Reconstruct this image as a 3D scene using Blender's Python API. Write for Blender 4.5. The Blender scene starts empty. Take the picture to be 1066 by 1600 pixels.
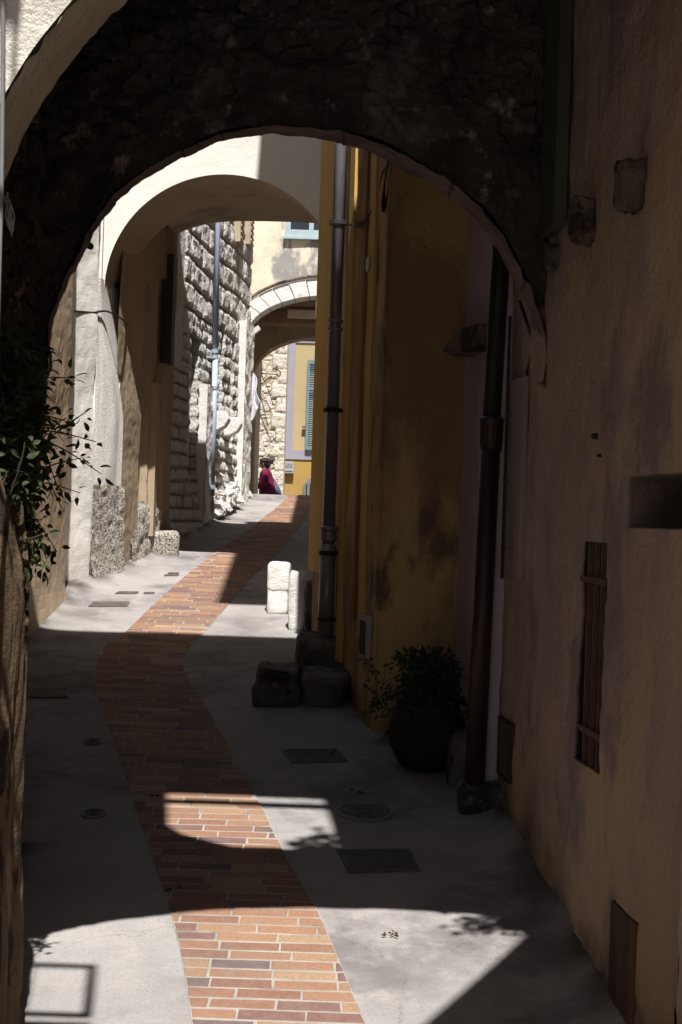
import bpy, bmesh, math, random
from mathutils import Vector, Matrix, noise
random.seed(7)
S = bpy.context.scene
COL = S.collection
R = math.radians
# ------------------------------------------------------------------ camera
EYE = 2.19
F = 2222.0
ROLL = R(1.8)
cam = bpy.data.cameras.new('camera'); camo = bpy.data.objects.new('camera', cam); COL.objects.link(camo)
cam.sensor_fit = 'VERTICAL'; cam.sensor_height = 36; cam.lens = 36*F/1600
cam.clip_end = 2000; cam.clip_start = .05
camo.matrix_world = Matrix.Translation((0, 0, EYE)) @ Matrix.Rotation(R(90.206), 4, 'X') @ Matrix.Rotation(ROLL, 4, 'Z')
S.camera = camo
# ------------------------------------------------------------------ light
SUN = Vector((-.13, 1.0, -1.95)).normalized()
elev = math.asin(-SUN.z)
az = math.atan2(-SUN.x, -SUN.y)      # towards the sun, from +Y clockwise
W = bpy.data.worlds.new('World'); S.world = W; W.use_nodes = True
wn = W.node_tree; sky = wn.nodes.new('ShaderNodeTexSky'); sky.sky_type = 'NISHITA'; sky.sun_disc = False
sky.sun_elevation = elev; sky.sun_rotation = az
bg = wn.nodes['Background']; bg.inputs[1].default_value = .06
wn.links.new(sky.outputs[0], bg.inputs[0])
sl = bpy.data.lights.new('sun', 'SUN'); sl.energy = 5.0; sl.angle = R(.53); sl.color = (1, .965, .91)
so = bpy.data.objects.new('sun', sl); COL.objects.link(so); so.location = (3, -6, 16)
so.rotation_euler = SUN.to_track_quat('-Z', 'Y').to_euler()
S.view_settings.view_transform = 'Standard'; S.view_settings.look = 'None'
S.view_settings.exposure = .7; S.view_settings.gamma = 1
S.render.engine = 'CYCLES'
S.cycles.max_bounces = 8; S.cycles.diffuse_bounces = 5

# ------------------------------------------------------------------ helpers
def uv(px, py):
    dx, dy = px-533, py-800
    return (dx*math.cos(ROLL)+dy*math.sin(ROLL))/F, (-dx*math.sin(ROLL)+dy*math.cos(ROLL)-8)/F
def P(px, py, Y):
    u, v = uv(px, py); return Vector((u*Y, Y, EYE-v*Y))
def G(px, py):
    u, v = uv(px, py); Y = EYE/(.13+v)
    if Y < 4: Y = (EYE-.52)/v
    return Vector((u*Y, Y, EYE-v*Y))
def smooth(a, b, x):
    t = min(1, max(0, (x-a)/(b-a))); return t*t*(3-2*t)
def zbase(Y):
    if Y < 4: return .52
    if Y < 18.7: return .13*Y
    if Y < 19.5:
        t = (Y-18.7)/.8; return 2.431+.8*(.13*t-.105*t*t)
    if Y < 45: return 2.451-.08*(Y-19.5)
    return .495
def nz(x, y, z, s=1.0): return noise.noise(Vector((x*s, y*s, z*s)))
def fbm(x, y, z, s=1.0, o=4): return noise.fractal(Vector((x*s, y*s, z*s)), 1.0, 2.0, o)
def xleft(Y):
    pts = [(4, -1.27), (6, -1.3), (6.1, -2.2), (11.2, -2.16), (12, -2.1), (12.45, -1.9), (12.9, -1.92), (14.1, -1.66), (18.4, -1.2)]
    for i in range(len(pts)-1):
        if Y < pts[i+1][0]:
            t = max(0, (Y-pts[i][0])/(pts[i+1][0]-pts[i][0])); return pts[i][1]*(1-t)+pts[i+1][1]*t
    return -1.2
def XA(Y): return 1.3-.081*Y
def XC(Y): return 1.78-.2*Y
def zg(X, Y):
    z = zbase(Y)
    if 6.2 < Y < 19:
        d = X-xleft(Y); z += .06*math.exp(-max(0, d)/.07)*smooth(8.5, 10.5, Y)*(1-smooth(17.5, 19, Y))
    if 3.5 < Y < 7.2:
        d = XA(Y)-X; z += .07*math.exp(-max(0, d)/.08)
    z += .006*nz(X, Y, 0, .9)
    return z

class MB:
    def __init__(s): s.v = []; s.f = []; s.m = []
    def add(s, vs, fs, ms=None):
        b = len(s.v); s.v += [tuple(v) for v in vs]; s.m += (ms if ms else [0.0]*len(vs))
        s.f += [tuple(b+i for i in f) for f in fs]
    def box(s, x0, x1, y0, y1, z0, z1):
        s.add([(x0,y0,z0),(x1,y0,z0),(x1,y1,z0),(x0,y1,z0),(x0,y0,z1),(x1,y0,z1),(x1,y1,z1),(x0,y1,z1)],
              [(0,3,2,1),(4,5,6,7),(0,1,5,4),(1,2,6,5),(2,3,7,6),(3,0,4,7)])
    def obox(s, c, a, b, d):
        c, a, b, d = map(Vector, (c, a, b, d))
        s.add([c-a-b-d, c+a-b-d, c+a+b-d, c-a+b-d, c-a-b+d, c+a-b+d, c+a+b+d, c-a+b+d],
              [(0,3,2,1),(4,5,6,7),(0,1,5,4),(1,2,6,5),(2,3,7,6),(3,0,4,7)])
    def prism(s, poly, z0, z1):
        n = len(poly)
        s.add([(x,y,z0) for x,y in poly]+[(x,y,z1) for x,y in poly],
              [tuple(range(n))[::-1], tuple(range(n, 2*n))]+[(i,(i+1)%n,(i+1)%n+n,i+n) for i in range(n)])
    def extrude(s, pts, vec):
        n = len(pts); vec = Vector(vec); pts = [Vector(p) for p in pts]
        s.add(pts+[p+vec for p in pts], [tuple(range(n))[::-1], tuple(range(n, 2*n))]+[(i,(i+1)%n,(i+1)%n+n,i+n) for i in range(n)])
    def tube(s, pts, r, n=10, caps=True):
        pts = [Vector(p) for p in pts]; rs = r if isinstance(r, (list, tuple)) else [r]*len(pts)
        vs = []; up = None
        for i, p in enumerate(pts):
            d = (pts[min(i+1, len(pts)-1)]-pts[max(i-1, 0)]).normalized()
            a = d.orthogonal().normalized() if up is None else (up-d*up.dot(d)).normalized()
            up = a; b = d.cross(a)
            vs += [p+(a*math.cos(2*math.pi*k/n)+b*math.sin(2*math.pi*k/n))*rs[i] for k in range(n)]
        fs = [(i*n+k, i*n+(k+1)%n, (i+1)*n+(k+1)%n, (i+1)*n+k) for i in range(len(pts)-1) for k in range(n)]
        if caps: fs += [tuple(range(n))[::-1], tuple(range((len(pts)-1)*n, len(pts)*n))]
        s.add(vs, fs)
    def lathe(s, c, prof, n=24):
        c = Vector(c); vs = []
        for r, z in prof: vs += [c+Vector((r*math.cos(2*math.pi*k/n), r*math.sin(2*math.pi*k/n), z)) for k in range(n)]
        fs = [(i*n+k, i*n+(k+1)%n, (i+1)*n+(k+1)%n, (i+1)*n+k) for i in range(len(prof)-1) for k in range(n)]
        fs += [tuple(range(n))[::-1], tuple(range((len(prof)-1)*n, len(prof)*n))]
        s.add(vs, fs)
    def grid(s, fn, nu, nv, flip=False):
        vs = []; ms = []
        for i in range(nu+1):
            for j in range(nv+1):
                r = fn(i/nu, j/nv)
                if isinstance(r, tuple) and len(r) == 2: vs.append(r[0]); ms.append(r[1])
                else: vs.append(r); ms.append(0.0)
        q = nv+1
        fs = [(i*q+j, (i+1)*q+j, (i+1)*q+j+1, i*q+j+1) for i in range(nu) for j in range(nv)]
        if flip: fs = [f[::-1] for f in fs]
        s.add(vs, fs, ms)
    def build(s, name, mat, parent=None, loc=None, smooth_=False, bevel=0, skipnorm=False):
        base = Vector(loc) if loc is not None else (parent['wl'] if parent else Vector((0,0,0)))
        base = Vector(base)
        me = bpy.data.meshes.new(name)
        me.from_pydata([tuple(Vector(v)-base) for v in s.v], [], s.f)
        if any(s.m):
            a = me.attributes.new('mask', 'FLOAT', 'POINT'); a.data.foreach_set('value', s.m)
        me.materials.append(mat); me.update()
        if not skipnorm:
            b = bmesh.new(); b.from_mesh(me); bmesh.ops.recalc_face_normals(b, faces=b.faces); b.to_mesh(me); b.free()
        if smooth_: me.shade_smooth()
        o = bpy.data.objects.new(name, me); COL.objects.link(o)
        if parent: o.parent = parent
        else: o.location = base
        o['wl'] = base
        if bevel:
            m = o.modifiers.new('bevel', 'BEVEL'); m.width = bevel; m.segments = 2; m.limit_method = 'ANGLE'
        return o
def tag(o, label=None, cat=None, group=None, kind=None):
    if label: o['label'] = label
    if cat: o['category'] = cat
    if group: o['group'] = group
    if kind: o['kind'] = kind
    return o
def thing(name, label, cat, loc=(0,0,0), group=None):
    o = bpy.data.objects.new(name, None); COL.objects.link(o); o.location = loc; o['wl'] = Vector(loc)
    o.empty_display_size = .1
    return tag(o, label, cat, group)

def rock(mb, c, size, seed=0, amt=.12, sub=20, rot=0, tilt=0, sq=.34):
    """rough hewn block, a subdivided superellipsoid pushed about by noise"""
    c = Vector(c); a, b, d = size
    M = Matrix.Rotation(rot, 3, 'Z') @ Matrix.Rotation(tilt, 3, 'Y')
    vs = []; fs = []
    n = sub
    for i in range(n+1):
        th = math.pi*i/n
        for j in range(2*n):
            ph = 2*math.pi*j/(2*n)
            def se(x, p=sq): return math.copysign(abs(x)**p, x)
            v = Vector((se(math.cos(ph))*se(math.sin(th)), se(math.sin(ph))*se(math.sin(th)), se(math.cos(th))))
            k = 1+amt*(1.4*nz(v.x+seed*7.3, v.y, v.z, .9)+fbm(v.x*1.6+seed*7.3, v.y*1.6, v.z*1.6, 1.5, 6))
            v = Vector((v.x*a*k, v.y*b*k, v.z*d*k)); vs.append(c+M@v)
    for i in range(n):
        for j in range(2*n):
            fs.append((i*2*n+j, (i+1)*2*n+j, (i+1)*2*n+(j+1)%(2*n), i*2*n+(j+1)%(2*n)))
    mb.add(vs, fs)

# ------------------------------------------------------------------ materials
def mat(name, c1, c2, scale=2.0, streak=1.0, bump=.4, bscale=60, bdist=.01, rough=.92, c3=None, s3=.7, t3=(.5, .62), mask=None,
        speck=None, spscale=120, metal=0, c4=None, s4=1.2, t4=(.55,.65), spt=.62, spec=.25, crack=None):
    m = bpy.data.materials.new(name); m.use_nodes = True; nt = m.node_tree; N = nt.nodes; L = nt.links
    bs = N['Principled BSDF']; bs.inputs['Roughness'].default_value = rough; bs.inputs['Metallic'].default_value = metal
    bs.inputs['Specular IOR Level'].default_value = spec
    g = N.new('ShaderNodeNewGeometry'); mp = N.new('ShaderNodeMapping'); mp.inputs['Scale'].default_value = (1, 1, 1/streak)
    L.new(g.outputs['Position'], mp.inputs[0])
    def noi(s, vec, det=6, rg=.6):
        n = N.new('ShaderNodeTexNoise'); n.inputs['Scale'].default_value = s; n.inputs['Detail'].default_value = det
        n.inputs['Roughness'].default_value = rg; L.new(vec, n.inputs['Vector']); return n
    def ramp(src, a, b):
        r = N.new('ShaderNodeMapRange'); r.inputs[1].default_value = a; r.inputs[2].default_value = b; r.interpolation_type = 'SMOOTHSTEP'
        L.new(src, r.inputs[0]); return r.outputs[0]
    def mix(f, a, b):
        x = N.new('ShaderNodeMix'); x.data_type = 'RGBA'; L.new(f, x.inputs[0])
        for k, q in ((6, a), (7, b)):
            if isinstance(q, tuple): x.inputs[k].default_value = (*q, 1)
            else: L.new(q, x.inputs[k])
        return x.outputs[2]
    n1 = noi(scale, mp.outputs[0])
    c = mix(ramp(n1.outputs[0], .3, .7), c1, c2)
    if c3:
        n3 = noi(s3, mp.outputs[0], 8, .62); c = mix(ramp(n3.outputs[0], *t3), c, c3)
    if c4:
        mp2 = N.new('ShaderNodeMapping'); mp2.inputs['Location'].default_value = (13.1, 5.2, 7.7); L.new(mp.outputs[0], mp2.inputs[0])
        n4 = noi(s4, mp2.outputs[0], 8, .65); c = mix(ramp(n4.outputs[0], *t4), c, c4)
    if crack:
        nd = noi(1.7, g.outputs['Position'], 6, .65); vm = N.new('ShaderNodeVectorMath'); vm.operation = 'MULTIPLY_ADD'
        L.new(nd.outputs['Color'], vm.inputs[0]); vm.inputs[1].default_value = (.7, .7, .7); L.new(g.outputs['Position'], vm.inputs[2])
        vo = N.new('ShaderNodeTexVoronoi'); vo.feature = 'DISTANCE_TO_EDGE'; vo.inputs['Scale'].default_value = .55; L.new(vm.outputs[0], vo.inputs['Vector'])
        cm = N.new('ShaderNodeMapRange'); cm.inputs[1].default_value = .0; cm.inputs[2].default_value = .0028; cm.inputs[3].default_value = .4; cm.inputs[4].default_value = 0; L.new(vo.outputs['Distance'], cm.inputs[0])
        c = mix(cm.outputs[0], c, crack)
    nb = noi(bscale, g.outputs['Position'], 6, .7)
    if speck:
        ns = noi(spscale, g.outputs['Position'], 3, .6); c = mix(ramp(ns.outputs[0], spt-.06, spt+.04), c, speck)
    if mask:
        at = N.new('ShaderNodeAttribute'); at.attribute_name = 'mask'; c = mix(at.outputs['Fac'], c, mask)
    L.new(c, bs.inputs['Base Color'])
    nb2 = noi(bscale*.12, mp.outputs[0], 4, .6)
    ad = N.new('ShaderNodeMath'); ad.operation = 'MULTIPLY_ADD'; L.new(nb2.outputs[0], ad.inputs[0]); ad.inputs[1].default_value = 2.0; L.new(nb.outputs[0], ad.inputs[2])
    bp = N.new('ShaderNodeBump'); bp.inputs['Strength'].default_value = bump; bp.inputs['Distance'].default_value = bdist
    L.new(ad.outputs[0], bp.inputs['Height']); L.new(bp.outputs[0], bs.inputs['Normal'])
    return m
M = {}
M['ground'] = mat('concrete paving', (.28,.265,.262), (.35,.33,.325), 1.6, 1, .55, 150, .007, c3=(.15,.135,.135), s3=.95, t3=(.46,.66), speck=(.15,.14,.135), spscale=260, spt=.62, c4=(.38,.355,.34), s4=7, t4=(.45,.8), mask=(.08,.07,.06), crack=(.06,.055,.05))
M['mortar'] = mat('mortar', (.36,.33,.3), (.26,.24,.22), 5, 1, .3, 90, c3=(.16,.14,.12), s3=3, t3=(.5,.65))
def brickmat():
    m = bpy.data.materials.new('clay pavers'); m.use_nodes = True; nt = m.node_tree; N = nt.nodes; L = nt.links
    bs = N['Principled BSDF']; bs.inputs['Roughness'].default_value = .8; bs.inputs['Specular IOR Level'].default_value = .3
    at = N.new('ShaderNodeAttribute'); at.attribute_name = 'mask'
    cr = N.new('ShaderNodeValToRGB'); cr.color_ramp.interpolation = 'LINEAR'; L.new(at.outputs['Fac'], cr.inputs[0])
    e = cr.color_ramp.elements; e[0].position = 0; e[0].color = (.11,.075,.085,1); e[1].position = 1; e[1].color = (.4,.27,.17,1)
    for p, c in ((.12,(.15,.08,.075,1)), (.25,(.19,.085,.055,1)), (.5,(.255,.125,.072,1)), (.7,(.3,.155,.085,1)), (.85,(.33,.21,.115,1))):
        x = e.new(p); x.color = c
    g = N.new('ShaderNodeNewGeometry'); n = N.new('ShaderNodeTexNoise'); n.inputs['Scale'].default_value = 22; n.inputs['Detail'].default_value = 8; n.inputs['Roughness'].default_value = .7
    L.new(g.outputs['Position'], n.inputs['Vector'])
    mr = N.new('ShaderNodeMapRange'); mr.inputs[1].default_value = .35; mr.inputs[2].default_value = .75; mr.inputs[3].default_value = 0; mr.inputs[4].default_value = .4; L.new(n.outputs[0], mr.inputs[0])
    x = N.new('ShaderNodeMix'); x.data_type = 'RGBA'; L.new(mr.outputs[0], x.inputs[0]); L.new(cr.outputs[0], x.inputs[6]); x.inputs[7].default_value = (.3,.235,.2,1)
    L.new(x.outputs[2], bs.inputs['Base Color'])
    n2 = N.new('ShaderNodeTexNoise'); n2.inputs['Scale'].default_value = 75; n2.inputs['Detail'].default_value = 6; n2.inputs['Roughness'].default_value = .75; L.new(g.outputs['Position'], n2.inputs['Vector'])
    m2 = N.new('ShaderNodeMapRange'); m2.inputs[1].default_value = .42; m2.inputs[2].default_value = .7; m2.inputs[3].default_value = 0; m2.inputs[4].default_value = .55; L.new(n2.outputs[0], m2.inputs[0])
    x2 = N.new('ShaderNodeMix'); x2.data_type = 'RGBA'; L.new(m2.outputs[0], x2.inputs[0]); L.new(x.outputs[2], x2.inputs[6]); x2.inputs[7].default_value = (.12,.085,.075,1); x = x2
    n4 = N.new('ShaderNodeTexNoise'); n4.inputs['Scale'].default_value = 2.3; n4.inputs['Detail'].default_value = 6; L.new(g.outputs['Position'], n4.inputs['Vector'])
    m4 = N.new('ShaderNodeMapRange'); m4.inputs[1].default_value = .5; m4.inputs[2].default_value = .75; m4.inputs[3].default_value = 0; m4.inputs[4].default_value = .6; L.new(n4.outputs[0], m4.inputs[0])
    x4 = N.new('ShaderNodeMix'); x4.data_type = 'RGBA'; L.new(m4.outputs[0], x4.inputs[0]); L.new(x.outputs[2], x4.inputs[6]); x4.inputs[7].default_value = (.14,.11,.1,1); x = x4
    L.new(x.outputs[2], bs.inputs['Base Color'])
    nb = N.new('ShaderNodeTexNoise'); nb.inputs['Scale'].default_value = 130; nb.inputs['Detail'].default_value = 5; L.new(g.outputs['Position'], nb.inputs['Vector'])
    bp = N.new('ShaderNodeBump'); bp.inputs['Strength'].default_value = .35; bp.inputs['Distance'].default_value = .004; L.new(nb.outputs[0], bp.inputs['Height']); L.new(bp.outputs[0], bs.inputs['Normal'])
    return m
M['brick'] = brickmat()
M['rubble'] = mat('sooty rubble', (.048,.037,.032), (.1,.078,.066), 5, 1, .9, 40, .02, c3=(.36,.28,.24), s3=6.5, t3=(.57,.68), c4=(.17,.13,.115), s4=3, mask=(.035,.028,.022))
M['rim'] = mat('rim stone', (.3,.23,.21), (.17,.12,.11), 6, 1, .9, 45, .02, mask=(.06,.045,.04))
M['pillar'] = mat('brown stone pier', (.17,.115,.07), (.27,.19,.12), 11, 2, 1.0, 45, .03, c3=(.05,.035,.025), s3=7, t3=(.52,.58), c4=(.36,.28,.2), s4=5)
M['lime'] = mat('lime render', (.68,.64,.56), (.76,.73,.67), 3, 1, .8, 60, .015)
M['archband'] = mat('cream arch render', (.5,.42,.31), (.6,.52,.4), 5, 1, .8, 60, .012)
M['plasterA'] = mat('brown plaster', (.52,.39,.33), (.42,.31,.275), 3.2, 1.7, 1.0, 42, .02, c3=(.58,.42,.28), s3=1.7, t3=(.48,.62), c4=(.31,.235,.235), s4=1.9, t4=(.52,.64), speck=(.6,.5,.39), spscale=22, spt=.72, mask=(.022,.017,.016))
M['yellow'] = mat('ochre plaster', (.56,.4,.17), (.44,.3,.13), 2.5, 2, .5, 60, .01, c3=(.3,.19,.1), s3=1.3, t3=(.44,.56), c4=(.17,.11,.075), s4=2.6, t4=(.54,.66), speck=(.1,.06,.03), spscale=45, spt=.7)
M['orange'] = mat('orange band', (.27,.1,.035), (.3,.15,.05), 3, 4, .2)
M['ochreband'] = mat('pale ochre band', (.6,.4,.14), (.55,.34,.09), 3, 4, .2)
M['lilac'] = mat('lilac plaster', (.5,.42,.44), (.4,.34,.37), 2, 3, .3, 60, .008)
M['L1'] = mat('buff plaster', (.52,.4,.27), (.44,.35,.25), 2, 5, .6, 55, .014, c3=(.36,.27,.19), s3=1.4, t3=(.5,.7))
M['L1b'] = mat('whitewashed plaster', (.84,.82,.78), (.78,.75,.7), 3, 2, .5, 55, .01, c3=(.6,.5,.36), s3=2, t3=(.58,.7))
M['pier'] = mat('grey roughcast', (.74,.72,.69), (.84,.82,.79), 6, 6, 1.0, 70, .02)
M['granite'] = mat('speckled roughcast', (.5,.46,.41), (.62,.58,.5), 4, 1, 1.0, 55, .03, speck=(.12,.11,.1), spscale=60, spt=.54)
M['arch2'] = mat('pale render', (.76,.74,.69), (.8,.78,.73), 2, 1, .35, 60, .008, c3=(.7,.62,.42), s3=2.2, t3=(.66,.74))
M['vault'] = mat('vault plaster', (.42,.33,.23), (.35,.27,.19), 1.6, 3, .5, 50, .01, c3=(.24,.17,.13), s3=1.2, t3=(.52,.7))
M['L2'] = mat('bossed limestone', (.78,.76,.73), (.84,.82,.8), 4, 1, 1.0, 30, .045, c3=(.6,.5,.4), s3=1.7, t3=(.56,.7), mask=(.2,.17,.14), speck=(.22,.2,.18), spscale=35, spt=.66)
M['white'] = mat('white stone', (.8,.79,.77), (.7,.68,.64), 6, 1, .7, 60, .012, c3=(.5,.42,.32), s3=6, t3=(.62,.75))
M['cream'] = mat('cream plaster', (.72,.62,.47), (.78,.7,.56), 2, 2, .3, 50, .008, c3=(.32,.31,.3), s3=1.3, t3=(.54,.6), c4=(.8,.74,.62), s4=2.2)
M['rubble2'] = mat('pale rubble', (.74,.68,.58), (.66,.58,.46), 3, 1, 1.0, 30, .03, mask=(.45,.36,.27), speck=(.25,.19,.13), spscale=14, spt=.62)
M['farwall'] = mat('yellow farhouse', (.42,.28,.09), (.38,.25,.08), 1.5, 1, .2)
M['farcream'] = mat('straw farhouse', (.46,.36,.21), (.43,.34,.19), 1.5, 1, .2)
M['lavender'] = mat('lavender band', (.33,.32,.38), (.3,.29,.35), 2, 1, .2)
M['wood'] = mat('old wood', (.2,.12,.07), (.28,.18,.11), 6, 1, .5, 60, .008)
M['darkwood'] = mat('dark wood', (.05,.03,.022), (.09,.055,.04), 6, 4, .4)
M['greenboard'] = mat('dark green board', (.055,.065,.04), (.09,.09,.055), 6, 6, .3)
M['rustwood'] = mat('red brown wood', (.2,.1,.055), (.13,.065,.045), 5, 4, .4)
M['iron'] = mat('rusty iron', (.085,.052,.036), (.13,.08,.055), 20, 1, .5, 120, .003, rough=.75)
M['wrought'] = mat('black wrought iron', (.03,.025,.022), (.06,.045,.035), 20, 1, .4, 120, .003, rough=.7)
M['castiron'] = mat('dark red cast iron', (.05,.02,.018), (.03,.016,.016), 4, 4, .2, rough=.45, spec=.4)
M['castgreen'] = mat('dark green pipe paint', (.018,.028,.02), (.012,.016,.014), 4, 4, .2, rough=.5)
M['zinc'] = mat('zinc pipe', (.34,.35,.39), (.42,.43,.47), 2, 5, .1, 60, .002, rough=.4, metal=.25, spec=.5, c3=(.24,.22,.25), s3=1.3)
M['bluepipe'] = mat('grey blue pipe paint', (.33,.4,.52), (.38,.45,.56), 2, 4, .1, rough=.45, spec=.5)
M['manhole'] = mat('cast iron cover', (.09,.08,.075), (.14,.125,.115), 15, 1, .5, 90, .004, rough=.65)
M['blue'] = mat('blue shutter paint', (.13,.22,.26), (.17,.26,.3), 3, 1, .1, rough=.6)
M['paleblue'] = mat('pale blue frame paint', (.36,.47,.5), (.42,.52,.55), 3, 1, .1, rough=.6)
M['glass'] = mat('dark pane', (.02,.025,.03), (.03,.035,.04), 1, 1, 0, rough=.08, spec=.6)
M['plaque'] = mat('marble plaque', (.38,.38,.38), (.34,.34,.35), 4, 1, .1, rough=.5)
M['ink'] = mat('engraved letters', (.1,.1,.1), (.12,.12,.12))
M['cable'] = mat('black cable', (.012,.012,.013), (.02,.02,.02), 5, 1, .1, rough=.5)
M['greybox'] = mat('grey box', (.2,.2,.2), (.17,.17,.175), 4, 1, .1, rough=.6)
M['lamp'] = mat('milky lamp glass', (.6,.62,.66), (.55,.57,.6), 4, 1, 0, rough=.3)
M['metergreen'] = mat('olive meter door', (.13,.11,.065), (.09,.075,.05), 5, 3, .2, rough=.6)
M['stone_dark'] = mat('dark block stone', (.13,.11,.1), (.2,.175,.16), 5, 1, 1.0, 35, .03, c3=(.05,.045,.045), s3=3, t3=(.5,.62), c4=(.28,.24,.2), s4=6)
M['corbel'] = mat('weathered corbel', (.13,.1,.08), (.22,.17,.14), 8, 1, 1.0, 40, .02, c3=(.05,.035,.03), s3=6, t3=(.5,.6))
M['leaf'] = mat('leaves', (.022,.036,.012), (.05,.062,.02), 9, 1, .1, rough=.65, spec=.2)
M['leafdark'] = mat('dark leaves', (.02,.03,.012), (.035,.045,.018), 30, 1, .1, rough=.6)
M['stem'] = mat('stems', (.035,.026,.016), (.05,.038,.022), 30, 1, .2)
M['root'] = mat('pale roots', (.6,.55,.5), (.5,.45,.4), 30, 1, .2)
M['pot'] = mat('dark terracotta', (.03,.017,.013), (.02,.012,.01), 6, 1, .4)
M['cloth'] = mat('white cloth', (.8,.8,.82), (.75,.76,.8), 4, 1, .1)
M['skin'] = mat('skin', (.2,.1,.065), (.18,.09,.06), 4, 1, 0, rough=.55)
M['hair'] = mat('black hair', (.012,.008,.008), (.02,.014,.012), 40, 1, .3, rough=.5)
M['magenta'] = mat('magenta cotton', (.15,.014,.05), (.11,.01,.035), 9, 2, .3, 30, .02)
M['trousers'] = mat('dark trousers', (.03,.03,.045), (.04,.04,.05), 9, 1, .2)
M['bagblack'] = mat('black bag', (.012,.012,.014), (.02,.02,.022), 9, 1, .2, rough=.55)
M['bagblue'] = mat('slate blue bag', (.07,.09,.15), (.09,.11,.17), 9, 1, .2)
M['tile'] = mat('roof tile', (.42,.22,.13), (.5,.3,.18), 6, 1, .4)
M['render'] = mat('plain render', (.5,.42,.33), (.42,.36,.28), 1.5, 2, .4)
M['panelwood'] = mat('warm wood panel', (.17,.085,.05), (.11,.06,.042), 4, 5, .4, c3=(.06,.04,.035), s3=3, t3=(.45,.6))
M['shutter_old'] = mat('faded shutter', (.33,.26,.24), (.24,.18,.17), 5, 5, .5)
M['straw'] = mat('straw beam render', (.5,.42,.32), (.44,.35,.25), 4, 1, .6)

# ------------------------------------------------------------------ relief functions
def voro(x, z, s, seed=0):
    d, p = noise.voronoi(Vector((x*s+.25*nz(x,z,seed,s*1.3), z*s*1.5+.25*nz(z,x,seed+5,s*1.3), seed)))
    return d[1]-d[0], p[0]
def rubble_fn(s=5.0, h=.035, seed=0):
    def f(a, z):
        e, c = voro(a, z, s, seed); j = smooth(.02, .22, e)
        return h*(j-1)*.7 + h*.6*nz(c.x, c.y, 3, 3.1)*j + .35*h*fbm(a, z, seed, 9, 4), 1-smooth(.02, .16, e)
    return f
def ashlar_fn(rowh=.31, ln=.52, h=.05, seed=0, rough=.5):
    def f(a, z):
        z2 = z+.03*nz(a, z, seed, 1.2); a2 = a+.03*nz(z, a, seed+3, 1.5)
        row = math.floor(z2/rowh); fz = z2/rowh-row
        lw = ln*(.75+.5*(math.sin(row*12.9898+seed)*43758.5453 % 1)); aa = a2/lw+(math.sin(row*78.233+seed)*1543.54 % 1); k = math.floor(aa); fa = aa-k
        e = min(fz, 1-fz)*rowh; g = min(fa, 1-fa)*lw; d = min(e, g)
        j = smooth(.0, .05, d); own = (math.sin(row*3.1+k*17.7)*9871.3) % 1
        return h*(j-1)+h*.3*own*j+rough*h*fbm(a, z, seed+row*.37, 6, 5), 1-smooth(.004, .022, d)
    return f
def plaster_fn(h=.012, s=1.5):
    return lambda a, z: (h*fbm(a, z, 0, s, 4)+.2*h*nz(a, z, 1, 14), 0.0)

def relief(mb, p0, p1, z0, z1, step, fn, nrm, top=None):
    p0, p1 = Vector(p0), Vector(p1); L = (p1-p0).length; nu = max(1, int(L/step)); nv = max(1, int((z1-z0)/step)); n = Vector(nrm).normalized()
    def g(u, v):
        a = u*L; z = z0+(z1-z0)*v; h, m = fn(a, z); q = p0+(p1-p0)*u+n*h
        return (Vector((q.x, q.y, z)), m)
    mb.grid(g, nu, nv)

def arch_face(mb, inner, outer, y, sgn, fn, nt, ns, edge=.0, warp=1.0):
    """front of an arched wall: inner/outer are functions t->(x,z); relief pushes along -y*sgn"""
    def g(u, v):
        xi, zi = inner(u); xo, zo = outer(u); w = v**warp; x = xi+(xo-xi)*w; z = zi+(zo-zi)*w
        h, m = fn(x, z)
        if v == 0:
            rr = edge*nz(x, z, 9, 9); x += rr; z += rr*.5
        return (Vector((x, y-sgn*h, z)), m)
    mb.grid(g, nt, ns)

# ================================================================== SETTING: ground
def ground():
    mb = MB()
    xs = [-60,-20,-8,-4,-3]+[-2.6+.04*i for i in range(105)]+[2,4,8,20,60]
    ys = [-60,-20,-6,-3]+[-1+.1*i for i in range(50)]+[4+.06*i for i in range(250)]+[19+.1*i for i in range(12)]+[20.5+.5*i for i in range(52)]+[50,70,120,250]
    vs = [(x, y, zg(x, y)) for x in xs for y in ys]; q = len(ys)
    def dirt(x, y):
        if not (3.5 < y < 19): return 0
        d = x-xleft(y)
        if y < 6.95: e = XA(y)-x
        elif y < 7.6: e = .72-x
        elif y < 9.8: e = XC(y)-x
        else: e = 9
        n = .5+nz(x, y, 0, 3.5)+.5*nz(x, y, 3, 11)
        a = math.exp(-max(0, min(d, e))/.05)*n+.75*max(0, n-.35)*math.exp(-max(0, min(d, e))/.22)
        st = .5*max(0, fbm(x*.8, y*.35, 5, 1.1, 5)-.12)
        return min(1, max(0, a+st))
    fs = [(i*q+j, (i+1)*q+j, (i+1)*q+j+1, i*q+j+1) for i in range(len(xs)-1) for j in range(q-1)]
    mb.add(vs, fs, [dirt(v[0], v[1])+1e-5 for v in vs])
    return tag(mb.build('street', M['ground'], smooth_=True), kind='structure')
ground()
LE = [G(*p) for p in [(305,1640),(300,1600),(285,1500),(265,1420),(236,1330),(208,1250),(182,1170),(160,1110),(149,1065),(152,1030),(165,1010),(190,993),(250,935),(300,892),(352,853),(385,830),(415,806),(430,795),(440,786),(446,780)]]
RE = [G(*p) for p in [(585,1640),(571,1600),(530,1500),(497,1425),(447,1340),(408,1260),(372,1195),(332,1120),(300,1070),(288,1045),(293,1018),(318,990),(357,945),(388,908),(416,880),(445,850),(470,821),(480,806),(487,794),(492,785)]]
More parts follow.
